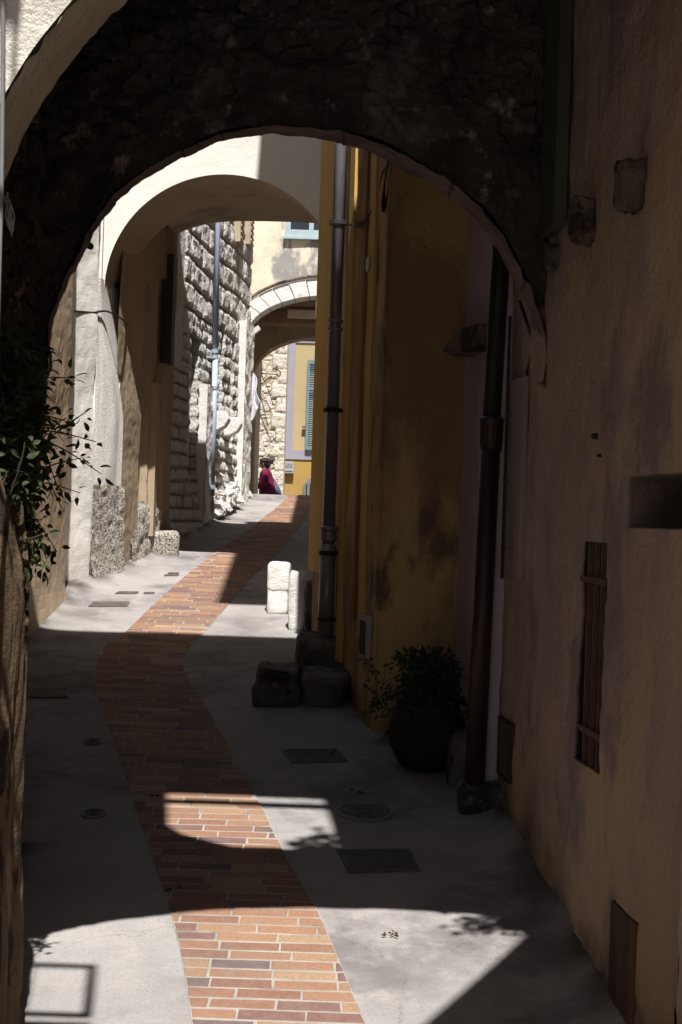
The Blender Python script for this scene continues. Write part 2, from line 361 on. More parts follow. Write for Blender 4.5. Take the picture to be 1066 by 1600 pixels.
def edge_x(E, Y):
    if Y <= E[0].y: return E[0].x+(Y-E[0].y)*.02
    for i in range(len(E)-1):
        a, b = E[i], E[i+1]
        if a.y <= Y <= b.y or (b.y < a.y and False):
            t = (Y-a.y)/max(1e-6, b.y-a.y)
            t0 = E[i-1] if i > 0 else a; t1 = E[i+2] if i+2 < len(E) else b
            m0 = (b.x-t0.x)/(b.y-t0.y)*(b.y-a.y); m1 = (t1.x-a.x)/(t1.y-a.y)*(b.y-a.y)
            return (2*t**3-3*t*t+1)*a.x+(t**3-2*t*t+t)*m0+(-2*t**3+3*t*t)*b.x+(t**3-t*t)*m1
    return E[-1].x
def paving():
    y0, y1 = 1.0, 19.4
    mb = MB()
    n = 460
    vs = []
    for i in range(n+1):
        Y = y0+(y1-y0)*i/n; a, b = edge_x(LE, Y), edge_x(RE, Y)
        for k in range(7):
            x = a+(b-a)*k/6; vs.append((x, Y, zg(x, Y)+.004))
    mb.add(vs, [(i*7+k, i*7+k+1, (i+1)*7+k+1, (i+1)*7+k) for i in range(n) for k in range(6)])
    bed = tag(mb.build('brick_strip_mortar', M['mortar'], smooth_=True), kind='structure')
    mb = MB(); rh = .073; j = .008; rows = int((y1-y0)/rh)
    for r in range(rows):
        jy = .0125; ya = y0+r*rh+jy/2; yb = ya+rh-jy; ym = (ya+yb)/2
        a, b = edge_x(LE, ym), edge_x(RE, ym)
        x = -6+random.random()*.2
        while x < b:
            L = .215+random.uniform(-.006, .006); x1 = x+L
            xa, xb = max(x+j/2, a+.003), min(x1-j/2, b-.003)
            if xb-xa > .02:
                sk = .08
                pts = []
                xi = max(x+j/2, edge_x(LE, ya)+.003), max(x+j/2, edge_x(LE, yb)+.003), min(x1-j/2, edge_x(RE, yb)-.003), min(x1-j/2, edge_x(RE, ya)-.003)
                if xi[3] > xi[0]+.005 and xi[2] > xi[1]+.005:
                    h = .0056+random.uniform(0, .0016); c = random.random()
                    c = min(1, max(0, random.gauss(.56, .22))) if random.random() > .12 else random.uniform(0, .18)
                    q = [(xi[0], ya), (xi[3], ya), (xi[2], yb), (xi[1], yb)]
                    tl = [random.uniform(-.0008, .0008) for _ in q]
                    e = .003+random.uniform(0, .003)
                    q = [(p[0]+random.uniform(-.0022, .0022), p[1]+random.uniform(-.0018, .0018)) for p in q]
                    cx = sum(p[0] for p in q)/4; cy = sum(p[1] for p in q)/4
                    def ins(p): return (p[0]-math.copysign(e, p[0]-cx), p[1]-math.copysign(e, p[1]-cy))
                    lo = [(p[0], p[1], zg(p[0], p[1])+.001) for p in q]
                    mi = [(p[0], p[1], zg(p[0], p[1])+h-.002+t) for p, t in zip(q, tl)]
                    hi = [(*ins(p), zg(p[0], p[1])+h+t) for p, t in zip(q, tl)]
                    fs = [(8,9,10,11)]+[(i, (i+1)%4, (i+1)%4+4, i+4) for i in range(4)]+[(i+4, (i+1)%4+4, (i+1)%4+8, i+8) for i in range(4)]
                    mb.add(lo+mi+hi, fs, [c+1e-4]*12)
            x = x1
    tag(mb.build('brick_paving', M['brick'], skipnorm=True), kind='structure')
paving()

# covers in the street
def flat_cover(name, pts, label, cat, grid=None, group=None, rim=True):
    cs = [G(*p) for p in pts]; c = sum(cs, Vector())/4
    t = thing(name, label, cat, (c.x, c.y, c.z), group)
    def at(u, v, h):
        p = (cs[0]*(1-u)+cs[1]*u)*(1-v)+(cs[3]*(1-u)+cs[2]*u)*v
        return Vector((p.x, p.y, zg(p.x, p.y)+h))
    f = MB()
    for (u0,u1,v0,v1) in ((0,1,0,.07),(0,1,.93,1),(0,.04,.07,.93),(.96,1,.07,.93)):
        a = [at(u0,v0,.009), at(u1,v0,.009), at(u1,v1,.009), at(u0,v1,.009)]
        f.extrude([p-Vector((0,0,.012)) for p in a], (0,0,.012))
    f.build('frame', M['manhole'], t)
    pl = MB()
    pl.add([at(.04,.07,.0055), at(.96,.07,.0055), at(.96,.93,.0055), at(.04,.93,.0055)], [(0,1,2,3)])
    nx, ny = grid or (10, 5)
    for i in range(nx):
        for k in range(ny):
            u = .06+.88*(i+.5)/nx; v = .1+.8*(k+.5)/ny; du = .3*.88/nx; dv = .3*.8/ny
            a = [at(u-du,v-dv,.0055), at(u+du,v-dv,.0055), at(u+du,v+dv,.0055), at(u-du,v+dv,.0055)]
            pl.extrude(a, (0,0,.004))
    pl.build('plate', M['manhole'], t)
    return t
def round_cover(name, px, py, r, label, cat, group=None):
    c = G(px, py); z = max(zg(c.x+r, c.y+r), zg(c.x, c.y+r)); t = thing(name, label, cat, (c.x, c.y, zg(c.x, c.y)), group)
    def ring(mb, r0, r1, h):
        n = 40; vs = []
        for k in range(n):
            a = 2*math.pi*k/n
            for rr, hh in ((r0, h-.01), (r0, h), (r1, h), (r1, h-.01)):
                x, y = c.x+rr*math.cos(a), c.y+rr*math.sin(a); vs.append((x, y, zg(x, y)+hh))
        mb.add(vs, [(k*4+i, ((k+1)%n)*4+i, ((k+1)%n)*4+(i+1)%4, k*4+(i+1)%4) for k in range(n) for i in range(4)])
    a = MB(); ring(a, r*.88, r, .010); a.build('frame', M['greybox'], t)
    b = MB(); n = 40
    b.add([(c.x+r*.86*math.cos(2*math.pi*k/n), c.y+r*.86*math.sin(2*math.pi*k/n), zg(c.x+r*.86*math.cos(2*math.pi*k/n), c.y+r*.86*math.sin(2*math.pi*k/n))+.007) for k in range(n)], [tuple(range(n))])
    for q in (.6, .3): ring(b, r*q*.85, r*q, .011)
    b.build('lid', M['manhole'], t)
    return t
flat_cover('drain_grate', [(44,1090),(107,1090),(109,1076),(46,1076)], 'rectangular iron drain grate in the shaded concrete beside the stone pier, left of the bricks', 'drain cover', (16,4))
flat_cover('manhole_cover', [(455,1192),(544,1190),(528,1171),(440,1172)], 'rectangular chequered iron cover in shade below the rough stone blocks', 'manhole cover', (16,7))
flat_cover('manhole_cover', [(545,1365),(657,1363),(640,1330),(526,1331)], 'large rectangular chequered iron cover nearest the camera in the dark right of the bricks', 'manhole cover', (16,9))
round_cover('manhole_cover', 570, 1270, .13, 'round iron manhole cover in shade right of the small lit patch', 'manhole cover')
round_cover('valve_cap', 147, 1272, .058, 'small round metal cap in the dark concrete, the nearer of two left of the bricks', 'valve cap', 'small round caps in the concrete')
round_cover('valve_cap', 146, 1160, .052, 'small round metal cap in the dark concrete, the farther of two left of the bricks', 'valve cap', 'small round caps in the concrete')
flat_cover('drain_cover', [(138,949),(199,948),(203,941),(146,942)], 'brown rectangular cover in the sunlit concrete along the left gutter', 'drain cover', (8,3))
flat_cover('drain_cover', [(180,928),(214,928),(217,925),(186,925)], 'narrow grey metal cover in the sunlit concrete, just beyond the brown one', 'drain cover', (5,1))
flat_cover('drain_slot', [(224,928),(241,928),(242,926),(226,926)], 'thin dark slot in the sunlit concrete right of the grey metal cover', 'drain cover', (3,1))
flat_cover('drain_slot', [(256,901),(278,901),(280,899),(258,899)], 'nearer of two thin dark slots in sunlit concrete beside the brick strip', 'drain cover', (3,1))
flat_cover('drain_slot', [(262,898),(278,898),(280,896),(264,896)], 'farther of two thin dark slots in sunlit concrete beside the brick strip', 'drain cover', (3,1))
# a few dry leaves and grit
def litter():
    spots = [(610,1462,10),(560,1240,6),(520,1180,5),(270,1392,4),(205,875,3),(215,872,3),(222,868,3),(240,1245,4),(425,905,6),(430,918,6),(455,930,5)]
    for i, (x, y, n) in enumerate(spots):
        mb = MB()
        for k in range(n):
            p = G(x+random.uniform(-11, 11), y+random.uniform(-4, 4)); z = zg(p.x, p.y)+.012; a = random.uniform(0, 6.28); s = random.uniform(.006, .014)
            d = Vector((math.cos(a), math.sin(a), 0)); e = Vector((-d.y, d.x, 0)); c = Vector((p.x, p.y, z))
            mb.add([c-d*s, c+e*s*.5+Vector((0,0,.004)), c+d*s, c-e*s*.5+Vector((0,0,.003)), c-Vector((0,0,.005))], [(0,1,2,3),(0,1,4),(1,2,4),(2,3,4),(3,0,4)])
        p = G(x, y)
        if i == 0: tag(mb.build('dry_leaves', M['panelwood'], loc=(p.x,p.y,p.z)), 'crumbs of dry leaves on the sunlit concrete at the lower right', kind='stuff')
        else: tag(mb.build('street_litter', M['stem'], loc=(p.x,p.y,p.z)), 'bits of dry leaf and grit on the street', kind='stuff')
litter()

# ================================================================== near gateway (sunlit lime front)
GX, GZ, GR = .38, 2.6, 1.45
def gate_inner(t):
    # t 0..1 : up the left jamb, round the arc, down the right jamb at x=.99
    aR = math.acos(.61/GR); zr = GZ+GR*math.sin(aR)
    if t < .3: return -1.07, .3+(GZ-.3)*t/.3
    if t < .8:
        a = math.pi+(aR-math.pi)*(t-.3)/.5; return GX+GR*math.cos(a), GZ+GR*math.sin(a)
    return .99, zr-(zr-.3)*(t-.8)/.2
def gate_outer(t):
    if t < .3: return -2.8, .3+(GZ-.3)*t/.3
    if t < .45: return -2.8, GZ+(4.75-GZ)*(t-.3)/.15
    if t < .8: return -2.8+5.6*(t-.45)/.35, 4.75
    return 2.8, 4.75-(4.75-.3)*(t-.8)/.2
def gateway():
    t = thing('stone_gateway', 'near pale arch crossing the lane, sunlit white front seen top left', 'archway', (0, 3.8, .5))
    f = MB(); arch_face(f, gate_inner, gate_outer, 3.7, 1, lambda x, z: (.012*fbm(x, z, 0, 5, 5), 0), 200, 60, 0, 1.5)
    b = MB()
    def gb(u, v):
        xi, zi = gate_inner(u); xo, zo = gate_outer(u); return Vector((xi+(xo-xi)*v, 3.97, zi+(zo-zi)*v))
    f.grid(gb, 100, 4)
    f.box(-2.8, -.42, 3.7, 3.97, 4.751, 6.64); f.box(.34, 2.8, 3.7, 3.97, 4.751, 6.64)
    f.extrude([(-.43, 3.71, 4.7), (-.1, 3.71, 4.7), (-.22, 3.71, 4.86), (-.36, 3.71, 5.05), (-.43, 3.71, 5.3)], (0, .25, 0)); f.box(-2.8, 2.8, 3.7, 3.97, 6.641, 8.9)
    f.build('wall', M['lime'], t, smooth_=False)
    def gs(u, v):
        x, z = gate_inner(u); n = .012*nz(x, z, v*1.3, 6)+.01*nz(x, z, v, 17)*(1 if 0 < v < 1 else 1.6); d = Vector((GX-x, 0, GZ-z if z > GZ else 0)).normalized()
        cr = -.012 if abs((z-3.02)/.012) < 1 and x < 0 else 0
        return Vector((x, 3.7+.27*v, z))+d*(n+.01+cr)
    s = MB(); s.grid(gs, 260, 10); s.build('soffit', M['archband'], t, smooth_=True)
    r = MB(); r.box(-.5, .5, 3.62, 3.68, 6.50, 6.535)
    for i in range(2): r.box(-.5+.97*i, -.47+.97*i, 3.64, 3.69, 5.3, 6.5)
    r.build('window_rail', M['iron'], t)
    c = MB(); c.tube([P(-4,560,3.6)+Vector((0,0,-.6)), P(2,300,3.66), P(4,100,3.68), P(4,-30,3.68)], .006); c.build('cable', M['greybox'], t)
    # unseen slab added to darken the passage, side walls between gateway and inner arch
    p = MB(); p.box(-2.6, 2.6, 3.971, 5.849, 7.6, 7.8); p.build('shade_slab', M['rubble'], t)
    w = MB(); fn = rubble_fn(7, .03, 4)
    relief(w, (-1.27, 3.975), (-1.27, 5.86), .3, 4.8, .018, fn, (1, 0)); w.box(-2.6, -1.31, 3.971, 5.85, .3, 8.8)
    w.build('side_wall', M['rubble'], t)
    q = MB(); fn = rubble_fn(9, .03, 8)
    def pil(u, v):
        a = u*1.6; z = .35+v*2.75; wt = .16*smooth(1.9, 3.0, z)
        h, m = fn(a*1.3, z*.7)
        fl = .035*fbm(a*6, z*.9, 2, 1.3, 5)+.02*nz(0, z, 3, 2.2)
        if a < .35: pt = Vector((-1.25+a-wt*a/.35, 3.66-fl, z))
        elif a < .95: pt = Vector((-.915+fl-.02*(z-1)-wt, 3.66+(a-.35), z))
        else: pt = Vector((-.915-(a-.95)-wt, 4.26, z))
        return (pt, m*.6)
    q.grid(pil, 110, 130); q.box(-1.25, -.98, 3.70, 4.22, .3, 2.17)
    q.build('pier', M['pillar'], t)
    for o in t.children: pass
    return t
gateway()
# ================================================================== inner dark arch
AX, AZ, AR = -.21, 2.77, 1.035
def in_inner(t):
    if t < .25:
        k = t/.25; z = .3+(AZ-.3)*k; return AX-AR-.075*(1-smooth(.55, 1, k)), z
    if t < .75:
        a = math.pi-math.pi*(t-.25)/.5; r = AR*(1+.012*math.sin(3*a+1)+.006*math.sin(11*a)); return AX+r*math.cos(a), AZ+r*math.sin(a)
    k = (t-.75)/.25; return AX+AR+.16*smooth(0, .05, k), AZ-(AZ-.3)*k
def in_outer(t):
    if t < .25: return -1.6, .3+(AZ-.3)*t/.25
    if t < .37: return -1.6, AZ+(5.0-AZ)*(t-.25)/.12
    if t < .63: return -1.6+2.6*(t-.37)/.26, 5.0
    if t < .75: return 1.0, 5.0-(5.0-AZ)*(t-.63)/.12
    return 1.0, AZ-(AZ-.3)*(t-.75)/.25
def inner_arch():
    t = thing('rubble_arch_wall', 'dark sooty rubble wall with round arch across the lane', 'arch wall', (-.2, 6, .7))
    fr = rubble_fn(9, .035, 1); 
    def fn(x, z):
        h, m = fr(x, z); h += .03*fbm(x, z, 7, 3, 6)+.012*fbm(x, z, 3, 22, 4); m *= .5*smooth(-.2, .3, nz(x, z, 1, 2.5))
        d = math.hypot(x-AX, max(0, z-AZ))
        a = math.atan2(z-AZ, x-AX)
        if d < 1.33 and z > AZ-.1:     # voussoirs ring
            k = a/(math.pi/19); e = abs(k-round(k))*AR*math.pi/19; w = smooth(1.25, 1.33, d)
            j = smooth(0, .02, e); h2 = .01*j+.03*fbm(x, z, 2, 6, 5)+.012*fbm(x, z, 3, 22, 4); m2 = 0
            return h2*(1-w)+h*w-.01, m2*(1-w)+m*w
        return h, m
    f = MB(); arch_face(f, in_inner, in_outer, 5.85, 1, fn, 520, 130, .0, 1.3)
    f.box(-3.4, -1.45, 5.87, 6.1, .3, 5.0) ; f.box(-3.4, 1.3, 5.86, 6.09, 5.001, 9.25)
    def gb(u, v):
        xi, zi = in_inner(u); xo, zo = in_outer(u); w_ = .03*(1-v)*smooth(.3, -.6, xi); dd = math.hypot(xi-AX, zi-AZ); return Vector((xi+(xo-xi)*v+w_*(xi-AX)/dd, 6.06, zi+(zo-zi)*v+w_*(zi-AZ)/dd*(1 if zi > AZ else 0)))
    f.grid(gb, 120, 3)
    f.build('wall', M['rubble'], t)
    def gs(u, v):
        x, z = in_inner(u); a = math.atan2(z-AZ, x-AX); k = a/(math.pi/19); st = round(k*1.0)
        off = .011*math.sin(st*4.7+1)*(0 if z < AZ else 1)*.5+.008*nz(x, z, v*2, 7)+.009*fbm(x, v, z, 14, 4)-.035*v*smooth(.3, -.6, x)
        d = Vector((AX-x, 0, AZ-z if z > AZ else 0)); d = d.normalized() if d.length > 0 else Vector()
        yy = 5.835+.225*v+(.02*nz(x, z, 5, 8) if v in (0, 1) else 0)
        e = abs(k-round(k)-.5)
        return (Vector((x, yy, z))+d*(.012+off), .8 if e < .03 and z > AZ else 0)
    s = MB(); s.grid(gs, 520, 16); s.build('arch_rim', M['rim'], t)
    return t
inner_arch()
pin = MB(); a = P(118, 372, 5.9); b = P(140, 384, 6.3)
pin.tube([a, b], .008); pin.tube([b, b+(b-a)*.06], .016)
tag(pin.build('iron_pin', M['wrought'], loc=a), 'short rusty iron pin sticking out of the dark arch rim, upper left', 'iron pin')
bar = MB(); a = P(20, 178, 4.15); b = P(58, 188, 4.6); bar.tube([a, b], .009)
tag(bar.build('iron_pin', M['iron'], loc=a), 'thin rusty iron bar beside the pale arch band at the top left', 'iron pin')

# ================================================================== right brown house
def house_right():
    t = thing('brown_house', 'brown plastered house wall with barred slit window along the right side', 'house', (XA(5.4), 5.4, .7))
    ops = [(4.85, 5.18, 1.34, 2.13, .3), (3.97, 4.60, 2.185, 2.35, .3), (4.36, 4.645, .65, .975, .02)]
    y0, y1, z0, z1 = 3.97, 6.92, .3, 4.9
    ys = []; zs = []
    def axis(a, b, st, cuts):
        o = []; n = int((b-a)/st)
        for i in range(n+1): o.append(a+(b-a)*i/n)
        for c in cuts:
            o = [q for q in o if abs(q-c) > .008]; o += [c-.005, c-.002, c+.002, c+.005]
        return sorted(o)
    ys = axis(y0, y1, .02, [q for o in ops for q in o[:2] if y0 < q < y1-.01]); zs = axis(z0, z1, .02, [q for o in ops for q in o[2:4]])
    mb = MB(); vs = []; q = len(zs); ms = []
    for y in ys:
        for z in zs:
            d = 0
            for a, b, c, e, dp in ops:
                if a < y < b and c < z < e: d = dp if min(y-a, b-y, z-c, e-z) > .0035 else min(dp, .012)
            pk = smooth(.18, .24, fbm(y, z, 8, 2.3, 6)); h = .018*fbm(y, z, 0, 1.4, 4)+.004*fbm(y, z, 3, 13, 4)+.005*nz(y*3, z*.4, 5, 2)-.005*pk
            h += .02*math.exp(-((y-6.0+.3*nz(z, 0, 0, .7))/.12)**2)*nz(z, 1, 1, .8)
            vs.append((XA(y)-h+d, y, z)); ms.append((.5 if z > 2.16 else 1.0) if d > .011 and not (z < 1) else min(.75, max(0, .5+1.2*nz(y, z, 2, 4)+.5*nz(y, z, 2, 15))*math.exp(-max(0, z-zbase(y)-.03)/.16)))  # window and niche recesses painted near-black as shade; dirt along the wall foot
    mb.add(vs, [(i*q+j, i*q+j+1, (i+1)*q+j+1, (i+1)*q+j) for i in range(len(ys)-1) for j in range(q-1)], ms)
    mb.prism([(XA(3.971)+.46, 3.971), (3.5, 3.971), (3.5, 6.91), (XA(6.91)+.46, 6.91)], .3, 8.8)
    mb.prism([(XA(3.971)+.0, 3.971), (XA(3.971)+.45, 3.971), (XA(6.9)+.45, 6.9), (XA(6.9), 6.9)], 4.85, 8.8)
    mb.prism([(XA(6.905)+.02, 6.9), (XA(6.9)+.45, 6.9), (XA(6.9)+.45, 6.93), (XA(6.905)+.02, 6.93)], .3, 4.86)
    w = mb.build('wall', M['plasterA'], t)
    win = MB(); win.prism([(XA(4.86)+.27, 4.86), (XA(4.86)+.29, 4.86), (XA(5.17)+.29, 5.17), (XA(5.17)+.27, 5.17)], 1.35, 2.12)
    wo = win.build('barred_window', M['darkwood'], t)  # dark panel stands in for the unlit room behind the bars
    for k, y in enumerate((4.925, 5.015, 5.105)):
        b = MB(); b.box(XA(y)+.006, XA(y)+.024, y-.009, y+.009, 1.335, 2.135); b.build('bar', M['iron'], wo)
    for z in (1.995, 1.46, 1.525):
        if z == 1.525: continue
        b = MB(); b.obox((XA(5.015)+.006, 5.015, z), (-.081*.17, .172, 0), (.006, 0, 0), (0, 0, .011)); b.build('cross_bar', M['iron'], wo)
    nich = MB(); nich.prism([(XA(3.98)+.27, 3.98), (XA(3.98)+.29, 3.98), (XA(4.59)+.29, 4.59), (XA(4.59)+.27, 4.59)], 2.187, 2.348)
    nich.build('niche_back', M['darkwood'], t)  # dark panel standing in for the shade deep in the niche
    pn = MB(); pn.prism([(XA(4.365)-.006, 4.365), (XA(4.365)+.02, 4.365), (XA(4.64)+.02, 4.64), (XA(4.64)-.006, 4.64)], .655, .97)
    pn.build('wood_hatch', M['panelwood'], t, bevel=.002)
    for i, (px, py, s) in enumerate(((925, 345, 1), (1003, 290, 1.0), (872, 402, .62))):
        u, v = uv(px, py); Y = 1.3/(u+.081); z = EYE-v*Y
        c = MB(); rock(c, (XA(Y)-.03*s, Y, z), (.05*s, .05*s, .085*s), i+2, .16, 22, .05*i, .0, .45); c.build('corbel', M['corbel'], t, smooth_=True)
    g = MB(); g.prism([(XA(5.62)-.05, 5.55), (XA(5.62)-.002, 5.55), (XA(5.83)-.002, 5.83), (XA(5.83)-.05, 5.83)], 3.36, 4.8); g.build('green_board', M['greenboard'], t)
    # shutter folded on the wall
    s = MB(); z0 = P(800, 903, 6.3).z; z1 = P(815, 592, 6.3).z
    s.prism([(XA(6.15)-.03, 6.15), (XA(6.15)-.006, 6.15), (XA(6.45)-.006, 6.45), (XA(6.45)-.03, 6.45)], z0, z1)
    so = s.build('shutter', M['shutter_old'], t, bevel=.002)
    for z in (z0+.12, z0+.42, z0+.72):
        h = MB(); h.box(XA(6.45)-.042, XA(6.45)-.028, 6.41, 6.47, z, z+.012); h.build('hinge', M['iron'], so)
    bl = MB(); bl.box(XA(6.45)-.045, XA(6.45)-.03, 6.452, 6.462, z0-.01, z1+.3); bl.build('shutter_rod', M['cable'], so)
    # pale strip at the corner, meter door, bolt holes
    c = MB(); c.box(XA(6.9)-.035, XA(6.9)+.03, 6.6, 6.72, zbase(6.6)+.12, 4.8); c.build('corner_board', M['lilac'], t, bevel=.004)
    m = MB(); ya, yb = 6.28, 6.52; zt, zb = 1.29, 1.05
    m.prism([(XA(ya)-.014, ya), (XA(ya)+.01, ya), (XA(yb)+.01, yb), (XA(yb)-.014, yb)], zb, zt); mo = m.build('meter_door', M['metergreen'], t, bevel=.003)
    r = MB()
    for (a, b, c2, d) in ((ya-.015, yb+.015, zt, zt+.012), (ya-.015, yb+.015, zb-.012, zb), (ya-.015, ya, zb, zt), (yb, yb+.015, zb, zt)):
        r.prism([(XA(a)-.02, a), (XA(a)+.01, a), (XA(b)+.01, b), (XA(b)-.02, b)], c2, d)
    r.build('frame', M['darkwood'], mo)
    return t
house_right()
for (px, py, r) in ((935, 682, .009), (944, 712, .005)):
    u, v = uv(px, py); Y = 1.3/(u+.081); c = Vector((XA(Y)-.012, Y, EYE-v*Y))
    mb = MB(); mb.tube([c-Vector((.012,0,0)), c+Vector((.02,0,0))], [r, r*1.4], 14)
    tag(mb.build('iron_bolt', M['cable'], loc=c), 'larger black bolt stub in the brown wall above the barred window' if r > .006 else 'tiny black bolt stub in the brown wall just below the larger one', 'bolt')

def pipe(name, pts, r, m, label, rings=(), clamps=(), group=None):
    t = thing(name, label, 'drainpipe', pts[0], group)
    b = MB(); b.tube(pts, r, 20); b.build('pipe', m, t, smooth_=True)
    a, c = Vector(pts[0]), Vector(pts[-1])
    for z, rr, h in rings:
        k = (z-a.z)/(c.z-a.z); p = a+(c-a)*k; x = MB(); x.lathe(p, [(rr*.85, -h), (rr, -h*.7), (rr, h*.7), (rr*.85, h)], 20); x.build('collar', m, t, smooth_=False)
    for z in clamps:
        k = (z-a.z)/(c.z-a.z); p = a+(c-a)*k; x = MB(); x.lathe(p, [(r+.001, -.012), (r+.006, -.011), (r+.006, .011), (r+.001, .012)], 20); x.box(p.x, p.x+r+.05, p.y-.008, p.y+.008, p.z-.008, p.z+.008); x.build('clamp', M['iron'], t)
    return t
# dark red / green pipe at the right corner
a = P(741, 1232, 6.55); b = P(768, 655, 6.6+.0); b2 = P(783, 400, 6.6); top = a+(b2-a)*2.6
t = thing('drainpipe', 'thick dark red cast iron drainpipe with green upper length by the lilac wall', 'drainpipe', a)
lo = MB(); lo.tube([a, b], .047, 20); lo.build('lower_pipe', M['castiron'], t, smooth_=True)
k = MB(); k.lathe(b, [(.04, -.16), (.05, -.15), (.056, -.1), (.056, -.02), (.06, 0), (.045, .012)], 20); k.build('collar', M['castiron'], t)
up = MB(); up.tube([b, b2, top], .043, 20); up.build('upper_pipe', M['castgreen'], t, smooth_=True)
mb = MB(); rock(mb, (a.x+.04, 6.6, a.z-.05), (.11, .12, .08), 5, .1, 16)
tag(mb.build('stone_block', M['stone_dark'], loc=(a.x+.04, 6.6, a.z-.12)), 'dark stone block under the foot of the dark red drainpipe', 'stone block')
mb = MB(); c = P(712, 1200, 7.0); rock(mb, (c.x+.06, 7.0, c.z+.02), (.1, .14, .16), 6, .1, 16)
tag(mb.build('stone_block', M['stone_dark'], loc=(c.x+.06, 7.0, c.z-.1)), 'rounded doorstep stone between the big pot and the dark red drainpipe', 'stone block')

# ================================================================== yellow house
K0 = Vector((XC(7.84), 7.84)); K1 = Vector((XC(9.8), 9.8)); K2 = Vector((.64, 7.62))
def house_yellow():
    t = thing('yellow_house', 'ochre yellow plastered house corner in shade right of the brick strip', 'house', (.3, 8.2, 1.0))
    w = MB(); fn = plaster_fn(.016, 1.2)
    d = (K1-K0).normalized(); n = Vector((-1, -.2)).normalized()
    relief(w, K0, K1, .7, 6.6, .035, fn, n); relief(w, K2, K0, .7, 6.6, .03, fn, (-.5, -1))
    w.prism([(K0.x+.03, K0.y+.05), (K2.x+.01, K2.y+.04), (3, 7.66), (3, 9.75), (K1.x+.035, K1.y-.01)], .7, 9.95)
    w.prism([(K1.x, K1.y-.002), (3, 9.79), (3, 9.76), (K1.x+.02, 9.75)], .7, 9.9)
    w.build('wall', M['yellow'], t)
    def strip(y0, y1, z0, z1, off, m, name, th=.012):
        s = MB(); s.extrude([(XC(y0)-off, y0, z0), (XC(y1)-off, y1, z0), (XC(y1)-off, y1, z1), (XC(y0)-off, y0, z1)], (off-th*.0+.004, 0, 0)); return s.build(name, m, t)
    strip(9.35, 9.83, P(490, 893, 9.6).z, 9.0, .03, M['ochreband'], 'corner_band')
    strip(8.72, 8.86, 1.3, 8.5, .016, M['ochreband'], 'moulding'); strip(8.34, 8.40, 1.6, 8.5, .02, M['orange'], 'orange_stripe')
    strip(8.12, 8.26, 1.5, 8.5, .014, M['ochreband'], 'moulding')
    r = MB(); r.tube([(K0.x-.0, K0.y-.01, .8), (K0.x-.0, K0.y-.01, 9.5)], .009, 10); r.build('corner_bead', M['yellow'], t)
    # hatch on the oblique face
    c = P(574, 997, 8.0); y0, y1 = 7.93, 8.12; z1 = P(574, 962, 8).z; z0 = P(574, 1028, 8).z
    fr = strip(y0, y1, z0, z1, .03, M['lilac'], 'hatch_frame')
    s = MB(); s.extrude([(XC(y0+.03)-.036, y0+.03, z0+.02), (XC(y1-.03)-.036, y1-.03, z0+.02), (XC(y1-.03)-.036, y1-.03, z1-.03), (XC(y0+.03)-.036, y0+.03, z1-.03)], (.01, 0, 0)); s.build('hatch_door', M['darkwood'], fr)
    # oval plate
    p = P(562, 415, 8.3); o = MB(); n3 = Vector((-1, -.2, 0)).normalized(); e = Vector((-.2, 1, 0)).normalized()
    c = Vector((XC(8.25), 8.25, p.z)); o.extrude([c+n3*.012+e*.045*math.cos(a*math.pi/12)+Vector((0,0,.045))*math.sin(a*math.pi/12) for a in range(24)], n3*.012); o.build('round_plate', M['plaque'], t)
    eave = MB(); eave.prism([(-.40, 6.95), (-.55, 12.1), (3, 12.1), (3, 6.95)], 9.96, 10.12); eave.build('roof', M['tile'], t)
    return t
house_yellow()
def lilac():
    mb = MB(); fn = plaster_fn(.01, 1.5); relief(mb, (.742, 6.93), (.638, 7.63), .7, 6.4, .04, fn, (-1, -.15))
    mb.prism([(.77, 6.94), (3, 6.94), (3, 7.6), (.67, 7.6)], .7, 8.5)
    t = thing('lilac_house', 'narrow lilac grey plastered wall between yellow house and dark drainpipe', 'house', (.7, 7.3, .95))
    mb.build('wall', M['lilac'], t)
    b = MB(); q = [P(690, 548, 7.45), P(715, 516, 7.3), P(742, 505, 7.1), P(770, 505, 6.95), P(770, 530, 6.95), P(735, 545, 7.1), P(705, 556, 7.4)]
    b.extrude([Vector((v.x, v.y, v.z)) for v in q], (.16, .06, .0)); b.build('stone_brace', M['corbel'], t, bevel=.008)
lilac()
# zinc pipe on the yellow corner
zt, zb = 8.8, P(508, 990, 8.95).z
X1 = lambda z: -.0083*8.95
pz = lambda y: P(520, y, 8.95).z
t = thing('drainpipe', 'grey zinc drainpipe with rings standing in front of the yellow corner', 'drainpipe', (X1(0), 8.95, zb))
a = MB(); a.tube([(X1(0), 8.95, pz(862)), (X1(0), 8.95, zt)], .041, 24); a.build('upper_pipe', M['zinc'], t, smooth_=True)
a = MB(); a.tube([(X1(0), 8.95, zb-.03), (X1(0), 8.95, pz(850))], .05, 24); a.build('lower_pipe', M['zinc'], t, smooth_=True)
for y, rr, h in ((502, .052, .012), (515, .052, .012), (826, .056, .016), (838, .052, .04)):
    a = MB(); a.lathe((X1(0), 8.95, pz(y)), [(rr*.8, -h), (rr, -h*.6), (rr, h*.6), (rr*.8, h)], 24); a.build('collar', M['zinc'], t)
for y in (348, 641, 864, 968):
    a = MB(); a.lathe((X1(0), 8.95, pz(y)), [(.045, -.014), (.056, -.013), (.056, .013), (.045, .014)], 24); a.box(X1(0), X1(0)+.12, 8.94, 8.96, pz(y)-.01, pz(y)+.01); a.build('clamp', M['wrought'], t)
